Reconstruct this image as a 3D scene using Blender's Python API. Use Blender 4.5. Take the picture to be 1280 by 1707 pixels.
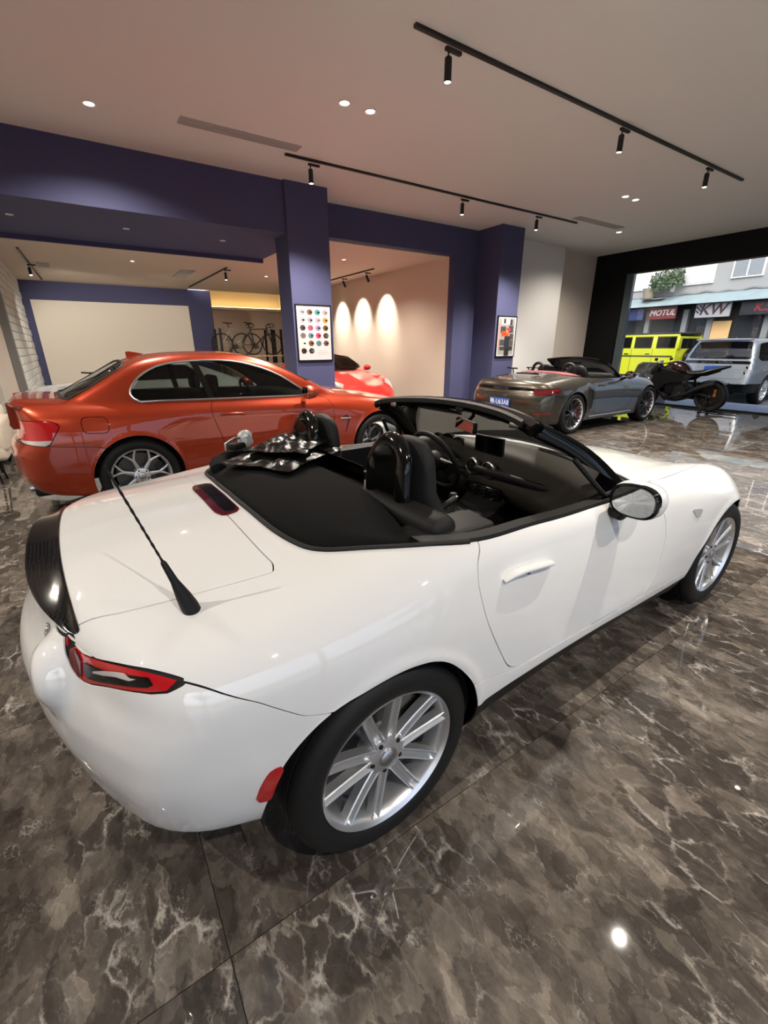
import bpy, bmesh, math, random
import numpy as np
from mathutils import Vector, Matrix
for o in list(bpy.data.objects): bpy.data.objects.remove(o, do_unlink=True)
SC = bpy.context.scene
COL = SC.collection
# ------------------------------------------------------------------ camera
_pitch, _roll, _yaw, _H = 0.362609, -0.0041329, 0.9870865, 1.43697
def _camera():
    h = Vector((math.cos(_yaw), math.sin(_yaw), 0)); r = Vector((math.sin(_yaw), -math.cos(_yaw), 0))
    fw = h*math.cos(_pitch) - Vector((0,0,math.sin(_pitch))); up = h*math.sin(_pitch) + Vector((0,0,math.cos(_pitch)))
    r2 = r*math.cos(_roll) + up*math.sin(_roll); u2 = -r*math.sin(_roll) + up*math.cos(_roll)
    cd = bpy.data.cameras.new('camera'); co = bpy.data.objects.new('camera', cd); COL.objects.link(co)
    m = Matrix((r2, u2, -fw)).transposed().to_4x4(); m.translation = (0, 0, _H)
    co.matrix_world = m
    cd.sensor_fit = 'VERTICAL'; cd.sensor_height = 24.0; cd.sensor_width = 18.0
    cd.lens = 725.67/1707*24.0; cd.clip_start = 0.02; cd.clip_end = 300
    SC.camera = co
_camera()
# ------------------------------------------------------------------ world, sun, exposure
SC.view_settings.view_transform = 'Standard'
SC.view_settings.look = 'None'
SC.view_settings.gamma = 1.0
SC.view_settings.use_curve_mapping = False
SC.view_settings.exposure = 0.70
W = bpy.data.worlds.new('world'); SC.world = W; W.use_nodes = True
_nt = W.node_tree; _nt.nodes.clear()
_o = _nt.nodes.new('ShaderNodeOutputWorld'); _b = _nt.nodes.new('ShaderNodeBackground'); _s = _nt.nodes.new('ShaderNodeTexSky')
_s.sky_type = 'NISHITA'; _s.sun_disc = False; _s.sun_elevation = math.radians(48); _s.sun_rotation = math.radians(250)
_s.dust_density = 5.0; _s.air_density = 0.7; _s.ozone_density = 0.6
_nt.links.new(_s.outputs[0], _b.inputs[0]); _b.inputs[1].default_value = 0.34
_nt.links.new(_b.outputs[0], _o.inputs[0])
# ------------------------------------------------------------------ numeric helpers
def pchip(x, y, q):
    x = np.asarray(x, float); y = np.asarray(y, float); q = np.clip(q, x[0], x[-1])
    h = np.diff(x); d = np.diff(y)/h; m = np.zeros_like(y)
    for i in range(1, len(x)-1):
        if d[i-1]*d[i] > 0:
            w1 = 2*h[i]+h[i-1]; w2 = h[i]+2*h[i-1]; m[i] = (w1+w2)/(w1/d[i-1]+w2/d[i])
    m[0] = d[0]; m[-1] = d[-1]
    i = np.clip(np.searchsorted(x, q)-1, 0, len(x)-2); t = (q-x[i])/h[i]
    return ((1+2*t)*(1-t)**2*y[i] + t*(1-t)**2*h[i]*m[i] + t*t*(3-2*t)*y[i+1] + t*t*(t-1)*h[i]*m[i+1])
def gsm(a, s, axis=0):
    if s <= 0: return a
    r = int(3*s)+1; k = np.exp(-0.5*(np.arange(-r, r+1)/s)**2); k /= k.sum()
    p = [(0,0)]*a.ndim; p[axis] = (r, r); b = np.pad(a, p, mode='reflect', reflect_type='odd')
    return np.apply_along_axis(lambda v: np.convolve(v, k, 'valid'), axis, b)
class Sp1:
    def __init__(s, pts, n=600, sm=6):
        p = np.array(pts, float); s.a, s.b = p[0,0], p[-1,0]; s.x = np.linspace(s.a, s.b, n)
        s.t = gsm(pchip(p[:,0], p[:,1], s.x), sm)
    def __call__(s, q): return np.interp(q, s.x, s.t)
class Sp2:                                   # table over x stations and a second coordinate
    def __init__(s, knots, rows, nx=260, nk=160, sx=4, sk=3):
        xs = sorted(rows); s.x0, s.x1 = xs[0], xs[-1]; s.k0, s.k1 = knots[0], knots[-1]
        kq = np.linspace(s.k0, s.k1, nk); A = np.array([pchip(knots, rows[x], kq) for x in xs])
        xq = np.linspace(s.x0, s.x1, nx); B = np.array([pchip(xs, A[:,j], xq) for j in range(nk)]).T
        s.T = gsm(gsm(B, sx, 0), sk, 1); s.nx, s.nk = nx, nk
    def __call__(s, x, k):
        u = np.clip((x-s.x0)/(s.x1-s.x0), 0, 1)*(s.nx-1); v = np.clip((k-s.k0)/(s.k1-s.k0), 0, 1)*(s.nk-1)
        i = np.minimum(u.astype(int), s.nx-2); j = np.minimum(v.astype(int), s.nk-2); u = u-i; v = v-j
        T = s.T
        return (T[i,j]*(1-u)*(1-v)+T[i+1,j]*u*(1-v)+T[i,j+1]*(1-u)*v+T[i+1,j+1]*u*v)
def smax(a, b, k):
    h = np.maximum(k-np.abs(a-b), 0)/k; return np.maximum(a, b)+h*h*k*0.25
def smin(a, b, k): return -smax(-a, -b, k)
def crom(pts, n=8, closed=False):
    P = np.array(pts, float); N = len(P); out = []
    for i in range(N if closed else N-1):
        if closed: p0, p1, p2, p3 = P[(i-1)%N], P[i], P[(i+1)%N], P[(i+2)%N]
        else: p0, p1, p2, p3 = P[max(i-1,0)], P[i], P[i+1], P[min(i+2,N-1)]
        for t in np.arange(n)/n:
            out.append(0.5*((2*p1)+(-p0+p2)*t+(2*p0-5*p1+4*p2-p3)*t*t+(-p0+3*p1-3*p2+p3)*t**3))
    if not closed: out.append(P[-1])
    return np.array(out)
def rpoly(pts, r, n=5):                       # polygon with rounded corners
    P = np.array(pts, float); out = []
    N = len(P)
    for i in range(N):
        a, b, c = P[i-1], P[i], P[(i+1)%N]; rr = r[i] if hasattr(r, '__len__') else r
        u = a-b; v = c-b; lu = np.linalg.norm(u); lv = np.linalg.norm(v); k = min(rr, lu*.48, lv*.48)
        p = b+u/lu*k; q = b+v/lv*k
        for t in np.linspace(0, 1, n): out.append((1-t)**2*p+2*t*(1-t)*b+t*t*q)
    return np.array(out)
def sdp(P, poly):                             # signed distance to a closed polygon, + inside
    poly = np.asarray(poly, float); d = np.full(len(P), 1e9); ins = np.zeros(len(P), bool)
    for a, b in zip(poly, np.roll(poly, -1, 0)):
        e = b-a; w = P-a; L = e@e
        if L < 1e-14: continue
        t = np.clip((w@e)/L, 0, 1); q = w-t[:,None]*e; d = np.minimum(d, (q*q).sum(1))
        c = ((a[1] <= P[:,1]) != (b[1] <= P[:,1]))
        if c.any():
            xx = a[0]+(P[:,1]-a[1])/(b[1]-a[1]+1e-30)*e[0]; ins ^= c & (P[:,0] < xx)
    d = np.sqrt(d); return np.where(ins, d, -d)
def sdl(P, line):                             # signed side of an open polyline: + on its left
    line = np.asarray(line, float).copy(); k = len(line)
    line[0] += (line[0]-line[1])*50; line[-1] += (line[-1]-line[-2])*50
    best = np.full(len(P), 1e9); sg = np.ones(len(P))
    for i in range(k-1):
        a, b = line[i], line[i+1]; e = b-a; w = P-a; L = e@e; t = np.clip((w@e)/L, 0, 1); q = w-t[:,None]*e; d = np.sqrt((q*q).sum(1))
        c = e[0]*w[:,1]-e[1]*w[:,0]; m = d < best-1e-9; best = np.where(m, d, best); sg = np.where(m, np.sign(c), sg)
    return best*sg
class Solid:                                  # implicit car body
    def __init__(s, F): s.F = F
    def grad(s, V, e=0.006):
        G = np.zeros_like(V)
        for k in range(3):
            d = np.zeros(3); d[k] = e; A = V+d; B = V-d
            G[:,k] = s.F(A[:,0], A[:,1], A[:,2])-s.F(B[:,0], B[:,1], B[:,2])
        return G/np.maximum(np.linalg.norm(G, axis=1), 1e-12)[:,None]
    def hit(s, O, D, tmax, n=42, t0=0.0):     # first crossing - to + along rays starting inside
        lo = np.full(len(O), t0); hi = np.full(len(O), float(tmax))
        for _ in range(n):
            m = 0.5*(lo+hi); P = O+D*m[:,None]; f = s.F(P[:,0], P[:,1], P[:,2]) < 0
            lo = np.where(f, m, lo); hi = np.where(f, hi, m)
        return O+D*(0.5*(lo+hi))[:,None]
    def mesh(s, xa, xb, zs, box, nx, nth, ncap, tmax=2.6, zline=None):
        hw, up, dn = box
        seg = [dn and (0, -dn), (hw, -dn), (hw, up), (0, up)]
        L = [hw, up+dn, hw]; tot = sum(L); T = np.linspace(0, tot, nth); D = []
        for t in T:
            if t <= L[0]: p = (t, -dn)
            elif t <= L[0]+L[1]: p = (hw, -dn+t-L[0])
            else: p = (hw-(t-L[0]-L[1]), up)
            D.append(np.array(p)/np.hypot(*p))
        D = np.array(D); D = np.r_[D, (D[1:-1]*[-1, 1])[::-1]]; m = len(D)
        O = []; R = []
        for ph in np.linspace(math.pi/2, 0, ncap, endpoint=False):
            z0 = zs if zline is None else float(np.interp(xa, *zline))
            for d in D: O.append((xa, 0, z0)); R.append((-math.sin(ph), math.cos(ph)*d[0], math.cos(ph)*d[1]))
        for x in np.linspace(xa, xb, nx):
            z0 = zs if zline is None else float(np.interp(x, *zline))
            for d in D: O.append((x, 0, z0)); R.append((0, d[0], d[1]))
        for ph in np.linspace(0, math.pi/2, ncap+1)[1:]:
            z0 = zs if zline is None else float(np.interp(xb, *zline))
            for d in D: O.append((xb, 0, z0)); R.append((math.sin(ph), math.cos(ph)*d[0], math.cos(ph)*d[1]))
        V = s.hit(np.array(O, float), np.array(R, float), tmax); rows = len(V)//m
        I, J = np.meshgrid(np.arange(rows-1), np.arange(m), indexing='ij'); K = (J+1) % m
        F = np.stack([I*m+J, I*m+K, (I+1)*m+K, (I+1)*m+J], -1)
        F[0,:,0] = 0; F[0,:,1] = 0; F[-1,:,2] = (rows-1)*m; F[-1,:,3] = (rows-1)*m
        F = (F.reshape(-1, 4), [])
        s.V = V; s.Fc = F
        return s
    def sy(s, x, z, sg=-1, y0=0.0, tmax=2.0): # surface point at side view position(s)
        x = np.atleast_1d(np.asarray(x, float)); z = np.atleast_1d(np.asarray(z, float))
        O = np.c_[x, np.full_like(x, y0*sg), z]; return s.hit(O, np.tile([0, float(sg), 0], (len(x), 1)), tmax)
    def sz(s, x, y, z0=0.5, tmax=2.0):
        x = np.atleast_1d(np.asarray(x, float)); y = np.atleast_1d(np.asarray(y, float))
        return s.hit(np.c_[x, y, np.full_like(x, z0)], np.tile([0, 0, 1.], (len(x), 1)), tmax)
    def sx(s, y, z, x0=0.0, sg=-1, tmax=4.0):
        y = np.atleast_1d(np.asarray(y, float)); z = np.atleast_1d(np.asarray(z, float))
        return s.hit(np.c_[np.full_like(y, x0), y, z], np.tile([float(sg), 0, 0], (len(y), 1)), tmax)
def clip(V, Fc, s):
    V = np.asarray(V); ins = s >= 0; newv = []; cache = {}; n0 = len(V)
    Q, rest = Fc
    c = ins[Q]; full = c.all(1); anyi = c.any(1); keep = Q[full]; cut = [tuple(q) for q in Q[anyi & ~full].tolist()]
    out = []
    for f in cut+list(rest):
        c = [ins[i] for i in f]
        if all(c): out.append(tuple(f)); continue
        if not any(c): continue
        g = []
        for i in range(len(f)):
            a, b = f[i], f[(i+1) % len(f)]
            if a == b: continue
            if ins[a]: g.append(a)
            if ins[a] != ins[b]:
                k = (min(a, b), max(a, b))
                if k not in cache:
                    t = s[a]/(s[a]-s[b]); cache[k] = n0+len(newv); newv.append(V[a]+(V[b]-V[a])*t)
                g.append(cache[k])
        if len(g) >= 3: out.append(tuple(g))
    A = np.r_[V, np.array(newv)] if newv else V
    used = np.zeros(len(A), bool); used[keep.ravel()] = True
    for f in out: used[list(f)] = True
    mp = np.cumsum(used)-1
    return A[used], (mp[keep], [tuple(int(mp[i]) for i in f) for f in out])
def flist(Fc):
    return [tuple(dict.fromkeys(q)) for q in Fc[0].tolist()]+[tuple(dict.fromkeys(f)) for f in Fc[1]]
def clips(V, Fc, fns):
    for fn in fns:
        if len(V) == 0: break
        V, Fc = clip(V, Fc, np.asarray(fn(V), float))
    return V, Fc
def border(Fc):
    E = {}
    for f in Fc:
        for i in range(len(f)):
            a, b = f[i], f[(i+1) % len(f)]; E[(a, b)] = E.get((a, b), 0)+1
    return [(a, b) for (a, b) in E if (b, a) not in E]
# ------------------------------------------------------------------ scene helpers
def hx(h):
    c = [int(h[i:i+2], 16)/255 for i in (0, 2, 4)]
    return tuple(x/12.92 if x <= .04045 else ((x+.055)/1.055)**2.4 for x in c)
def mat(name, col, rough=.5, metal=0., coat=0., spec=.5, emit=None, es=0., trans=0., ior=1.45, alpha=1., sheen=0., crough=.03, bump=None, var=None):
    m = bpy.data.materials.new(name); m.use_nodes = True; nt = m.node_tree; b = nt.nodes['Principled BSDF']
    col = hx(col) if isinstance(col, str) else col
    b.inputs['Base Color'].default_value = (*col, 1); b.inputs['Roughness'].default_value = rough; b.inputs['Metallic'].default_value = metal
    b.inputs['Coat Weight'].default_value = coat; b.inputs['Coat Roughness'].default_value = crough; b.inputs['Specular IOR Level'].default_value = spec
    b.inputs['Transmission Weight'].default_value = trans; b.inputs['IOR'].default_value = ior; b.inputs['Alpha'].default_value = alpha
    b.inputs['Sheen Weight'].default_value = sheen
    if emit is not None:
        b.inputs['Emission Color'].default_value = (*(hx(emit) if isinstance(emit, str) else emit), 1); b.inputs['Emission Strength'].default_value = es
    tc = None
    if bump or var:
        tc = nt.nodes.new('ShaderNodeTexCoord')
    if bump:                                  # (scale, strength, detail)
        n = nt.nodes.new('ShaderNodeTexNoise'); n.inputs['Scale'].default_value = bump[0]; n.inputs['Detail'].default_value = bump[2] if len(bump) > 2 else 2
        bp = nt.nodes.new('ShaderNodeBump'); bp.inputs['Strength'].default_value = bump[1]; bp.inputs['Distance'].default_value = .01
        nt.links.new(tc.outputs['Object'], n.inputs['Vector']); nt.links.new(n.outputs[0], bp.inputs['Height']); nt.links.new(bp.outputs[0], b.inputs['Normal'])
    if var:                                   # (scale, amount): slight colour mottling
        n = nt.nodes.new('ShaderNodeTexNoise'); n.inputs['Scale'].default_value = var[0]; n.inputs['Detail'].default_value = 4
        r = nt.nodes.new('ShaderNodeValToRGB'); k = var[1]
        r.color_ramp.elements[0].position = .3; r.color_ramp.elements[1].position = .7
        r.color_ramp.elements[0].color = (*[max(0, c*(1-k)) for c in col], 1); r.color_ramp.elements[1].color = (*[min(1, c*(1+k)) for c in col], 1)
        nt.links.new(tc.outputs['Object'], n.inputs['Vector']); nt.links.new(n.outputs[0], r.inputs[0]); nt.links.new(r.outputs[0], b.inputs['Base Color'])
    return m
def link(name, me, m=None, parent=None):
    o = bpy.data.objects.new(name, me); COL.objects.link(o)
    if m is not None and hasattr(me, 'materials') and not me.materials: me.materials.append(m)
    if parent is not None: o.parent = parent
    return o
def mesh(name, V, Fc, m, parent=None, smooth=True, normals=None, angle=None):
    me = bpy.data.meshes.new(name); me.from_pydata([tuple(map(float, v)) for v in V], [], [tuple(f) for f in Fc])
    me.validate(); me.update()
    if smooth: me.polygons.foreach_set('use_smooth', np.ones(len(me.polygons), bool))
    if normals is not None and len(normals) == len(me.vertices): me.normals_split_custom_set_from_vertices([tuple(n) for n in normals])
    elif smooth and angle: me.set_sharp_from_angle(angle=math.radians(angle))
    return link(name, me, m, parent)
def tag(o, label=None, cat=None, group=None, kind=None):
    if label: o['label'] = label
    if cat: o['category'] = cat
    if group: o['group'] = group
    if kind: o['kind'] = kind
    return o
def empty(name, loc=(0,0,0), rz=0., label=None, cat=None, group=None):
    o = bpy.data.objects.new(name, None); COL.objects.link(o); o.empty_display_size = .1
    o.location = loc; o.rotation_euler = (0, 0, rz); return tag(o, label, cat, group)
def copy_tree(o, parent=None):
    c = o.copy(); COL.objects.link(c)
    c.parent = parent
    for ch in list(o.children): copy_tree(ch, c)
    return c
class MB:
    def __init__(s): s.V = []; s.F = []
    def add(s, V, F, M=None):
        n = len(s.V); V = np.asarray(V, float)
        if M is not None:
            M = np.array(M, float); V = V@M[:3,:3].T+M[:3,3]
        s.V += [tuple(v) for v in V]; s.F += [tuple(i+n for i in f) for f in F]; return s
    def box(s, c, d, M=None, r=None):
        x, y, z = c; a, b, e = d[0]/2, d[1]/2, d[2]/2
        if not r:
            V = [(x+i*a, y+j*b, z+k*e) for i in (-1,1) for j in (-1,1) for k in (-1,1)]
            F = [(0,1,3,2),(4,6,7,5),(0,4,5,1),(2,3,7,6),(0,2,6,4),(1,5,7,3)]
            return s.add(V, F, M)
        bm = bmesh.new(); bmesh.ops.create_cube(bm, size=1)
        for v in bm.verts: v.co = Vector((v.co.x*d[0]+x, v.co.y*d[1]+y, v.co.z*d[2]+z))
        bmesh.ops.bevel(bm, geom=list(bm.edges), offset=min(r, min(d)*.45), segments=3, profile=.5, affect='EDGES', clamp_overlap=True)
        bm.verts.index_update(); s.add([v.co[:] for v in bm.verts], [[v.index for v in f.verts] for f in bm.faces], M); bm.free(); return s
    def tube(s, P, r, n=10, closed=False, cap=True, up=(0,0,1), flat=None, M=None):
        P = np.asarray(P, float); N = len(P); R = np.broadcast_to(np.asarray(r, float), (N,))
        T = np.zeros_like(P)
        for i in range(N):
            a = P[i-1] if (i > 0 or closed) else P[i]; b = P[(i+1) % N] if (i < N-1 or closed) else P[i]; T[i] = b-a
        T /= np.maximum(np.linalg.norm(T, axis=1), 1e-9)[:,None]
        u = np.array(up, float)
        if abs(T[0]@u) > .95: u = np.array((1., 0, 0)) if abs(T[0][0]) < .9 else np.array((0, 1., 0))
        V = []; x = np.cross(u, T[0]); x /= np.linalg.norm(x)
        for i in range(N):
            x = x-T[i]*(x@T[i]); x /= max(np.linalg.norm(x), 1e-9); y = np.cross(T[i], x)
            for k in range(n):
                a = 2*math.pi*k/n+math.pi/n; fx, fy = flat if flat else (1, 1)
                V.append(P[i]+R[i]*(x*math.cos(a)*fx+y*math.sin(a)*fy))
        F = []
        for i in range(N if closed else N-1):
            for k in range(n):
                a = i*n+k; b = i*n+(k+1) % n; i2 = (i+1) % N; F.append((a, b, i2*n+(k+1) % n, i2*n+k))
        if cap and not closed: F.append(tuple(range(n))[::-1]); F.append(tuple((N-1)*n+k for k in range(n)))
        return s.add(V, F, M)
    def lathe(s, prof, n=24, axis='z', M=None, a0=0., a1=2*math.pi):
        full = abs(a1-a0-2*math.pi) < 1e-6; m = n if full else n+1; V = []; P = len(prof)
        for k in range(m):
            a = a0+(a1-a0)*k/n
            for r, h in prof:
                c, d = r*math.cos(a), r*math.sin(a)
                V.append({'z': (c, d, h), 'y': (c, h, d), 'x': (h, c, d)}[axis])
        F = []
        for k in range(n):
            k2 = (k+1) % m
            for i in range(P-1):
                q = (k*P+i, k2*P+i, k2*P+i+1, k*P+i+1); F.append(q if axis != 'y' else q[::-1])
        return s.add(V, F, M)
    def prism(s, poly, h0, h1, axis='z', M=None):
        N = len(poly); f = {'z': lambda p, h: (p[0], p[1], h), 'y': lambda p, h: (p[0], h, p[1]), 'x': lambda p, h: (h, p[0], p[1])}[axis]
        V = [f(p, h0) for p in poly]+[f(p, h1) for p in poly]
        F = [tuple(range(N))[::-1], tuple(range(N, 2*N))]+[(i, (i+1) % N, N+(i+1) % N, N+i) for i in range(N)]
        return s.add(V, F, M)
    def loft(s, rings, cap=True, closed=True, M=None):
        n = len(rings[0]); V = [p for r in rings for p in r]; F = []
        for i in range(len(rings)-1):
            for k in range(n if closed else n-1):
                k2 = (k+1) % n; F.append((i*n+k, i*n+k2, (i+1)*n+k2, (i+1)*n+k))
        if cap and closed: F.append(tuple(range(n))[::-1]); F.append(tuple((len(rings)-1)*n+k for k in range(n)))
        return s.add(V, F, M)
    def build(s, name, m, parent=None, smooth=True, angle=35, sub=0, bevel=0, fix=True):
        me = bpy.data.meshes.new(name); me.from_pydata(s.V, [], s.F); me.validate()
        if fix:
            bm = bmesh.new(); bm.from_mesh(me)
            bmesh.ops.recalc_face_normals(bm, faces=bm.faces); bm.to_mesh(me); bm.free()
        me.update()
        if smooth:
            me.polygons.foreach_set('use_smooth', np.ones(len(me.polygons), bool))
            if angle and not sub: me.set_sharp_from_angle(angle=math.radians(angle))
        o = link(name, me, m, parent)
        if bevel:
            b = o.modifiers.new('bevel', 'BEVEL'); b.width = bevel; b.segments = 2; b.limit_method = 'ANGLE'
        if sub:
            q = o.modifiers.new('sub', 'SUBSURF'); q.levels = sub; q.render_levels = sub
        return o
def rot(axis, a): return Matrix.Rotation(a, 4, axis)
def tr(x, y, z): return Matrix.Translation((x, y, z))
def basis(o, ex, ey, ez):
    m = Matrix((ex, ey, ez)).transposed().to_4x4(); m.translation = o; return m
def panel(S, name, m, parent, fns, off=0., rim=.005, V=None, Fc=None):
    """a body panel: the car's surface cut by signed fields, with turned-in edges"""
    V, Fc = clips(S.V if V is None else V, S.Fc if Fc is None else Fc, fns)
    if len(V) == 0: print('EMPTY PANEL', name); return None
    N = S.grad(V); V = V+N*off; Fc = flist(Fc); Fc = [f for f in Fc if len(f) > 2]
    if rim:
        B = border(Fc); ids = sorted({i for e in B for i in e}); a = len(V)
        up = {i: a+k for k, i in enumerate(ids)}; dn = {i: a+len(ids)+k for k, i in enumerate(ids)}
        Vr = V[ids]; Nr = N[ids]
        # outward direction along the surface at the border, for the rim normals
        E = np.zeros((len(ids), 3)); ix = {i: k for k, i in enumerate(ids)}
        for p, q in B:
            t = V[q]-V[p]; e = np.cross(t, N[p]); E[ix[p]] += e; E[ix[q]] += e
        E /= np.maximum(np.linalg.norm(E, axis=1), 1e-9)[:,None]
        V = np.r_[V, Vr, Vr-Nr*rim]; N = np.r_[N, (E+Nr*.6)/np.linalg.norm(E+Nr*.6, axis=1)[:,None], E]
        Fc = list(Fc)+[(up[q], up[p], dn[p], dn[q]) for p, q in B]
    return mesh(name, V, Fc, m, parent, normals=N)
def text_mesh(name, s, size, m, parent=None, M=None, depth=.002, align='CENTER', shear=0., sx=1., off=0.):
    cu = bpy.data.curves.new(name, 'FONT'); cu.body = s; cu.size = size; cu.extrude = depth; cu.align_x = align; cu.align_y = 'CENTER'; cu.shear = shear; cu.offset = off
    cu.resolution_u = 3
    o = bpy.data.objects.new(name, cu); COL.objects.link(o)
    dg = bpy.context.evaluated_depsgraph_get(); me = bpy.data.meshes.new_from_object(o.evaluated_get(dg))
    bpy.data.objects.remove(o, do_unlink=True); bpy.data.curves.remove(cu)
    if sx != 1.: me.transform(Matrix.Diagonal((sx, 1, 1, 1)))
    if M is not None: me.transform(M)
    me.materials.clear(); me.name = name
    return link(name, me, m, parent)
# ------------------------------------------------------------------ materials
def thin_glass(name, tint=(.93,.95,.94), rough=.0, ior=1.45):
    m = bpy.data.materials.new(name); m.use_nodes = True; nt = m.node_tree; nt.nodes.clear()
    o = nt.nodes.new('ShaderNodeOutputMaterial'); mx = nt.nodes.new('ShaderNodeMixShader'); t = nt.nodes.new('ShaderNodeBsdfTransparent')
    g = nt.nodes.new('ShaderNodeBsdfGlossy'); f = nt.nodes.new('ShaderNodeFresnel'); f.inputs[0].default_value = ior
    t.inputs[0].default_value = (*tint, 1); g.inputs['Roughness'].default_value = rough
    nt.links.new(f.outputs[0], mx.inputs[0]); nt.links.new(t.outputs[0], mx.inputs[1]); nt.links.new(g.outputs[0], mx.inputs[2]); nt.links.new(mx.outputs[0], o.inputs[0])
    return m
M = {}
M['white_paint'] = mat('white_paint', (.72,.725,.72), .6, coat=1., spec=.15, crough=.012)
M['white_paint'].node_tree.nodes['Principled BSDF'].inputs['Coat IOR'].default_value = 1.75
M['orange_paint'] = mat('orange_paint', (.34,.028,.0015), .34, metal=.55, coat=1., crough=.02)
M['bronze_paint'] = mat('bronze_paint', (.050,.043,.032), .32, metal=.6, coat=1., crough=.02)
M['red_paint'] = mat('red_paint', (.62,.02,.018), .28, coat=1., crough=.02)
M['yellow_paint'] = mat('yellow_paint', (.42,.46,.006), .3, coat=1.)
M['silver_paint'] = mat('silver_paint', (.20,.22,.235), .35, metal=.4, coat=1.)
M['black_gloss'] = mat('black_gloss', (.003,.003,.003), .10, crough=.02)
M['black_plastic'] = mat('black_plastic', (.008,.008,.008), .5, spec=.35, bump=(400,.15))
M['dark_under'] = mat('dark_under', (.008,.008,.008), .8)
M['rubber'] = mat('rubber', (.007,.007,.007), .6, spec=.35, bump=(60,.1))
M['fabric_black'] = mat('fabric_black', (.006,.006,.006), .95, spec=.15, bump=(900,.25))
M['leather_black'] = mat('leather_black', (.008,.008,.008), .55, spec=.3, bump=(260,.15))
M['leather_grey'] = mat('leather_grey', (.014,.0135,.013), .65, spec=.3, bump=(300,.15))
M['alloy'] = mat('alloy', (.66,.67,.68), .32, metal=.85)
M['alloy_dark'] = mat('alloy_dark', (.05,.05,.052), .35, metal=.8)
M['alloy_black'] = mat('alloy_black', (.012,.012,.013), .3, metal=.3, coat=.5)
M['chrome'] = mat('chrome', (.75,.75,.76), .12, metal=1.)
M['satin'] = mat('satin', (.5,.5,.5), .3, metal=1.)
M['steel_disc'] = mat('steel_disc', (.10,.10,.10), .4, metal=1.)
M['red_lens'] = mat('red_lens', (.42,.006,.010), .12, coat=1.)
M['dark_red_lens'] = mat('dark_red_lens', (.09,.004,.008), .1, coat=1.)
M['clear_lens'] = mat('clear_lens', (.55,.55,.54), .15, coat=1., metal=.3)
M['white_plastic'] = mat('white_plastic', (.75,.75,.73), .4)
M['glass'] = thin_glass('glass_clear', (.90,.93,.91))
M['glass_tint'] = thin_glass('glass_tinted', (.30,.33,.31))
M['glass_dark'] = thin_glass('glass_dark', (.10,.11,.11))
M['mirror'] = mat('mirror_glass', (.75,.78,.8), .02, metal=1.)
M['plate_blue'] = mat('plate_blue', (.03,.09,.36), .35)
def carbon():
    m = mat('carbon_fibre', (.01,.01,.01), .14, spec=.4); nt = m.node_tree; b = nt.nodes['Principled BSDF']
    tc = nt.nodes.new('ShaderNodeTexCoord'); mp = nt.nodes.new('ShaderNodeMapping'); mp.inputs['Scale'].default_value = (160,160,160); mp.inputs['Rotation'].default_value = (0,0,.78)
    ck = nt.nodes.new('ShaderNodeTexChecker'); ck.inputs['Scale'].default_value = 1.; ck.inputs['Color1'].default_value = (.003,.003,.003,1); ck.inputs['Color2'].default_value = (.016,.015,.014,1)
    nt.links.new(tc.outputs['Object'], mp.inputs[0]); nt.links.new(mp.outputs[0], ck.inputs[0]); nt.links.new(ck.outputs[0], b.inputs['Base Color']); return m
M['carbon'] = carbon()
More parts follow.
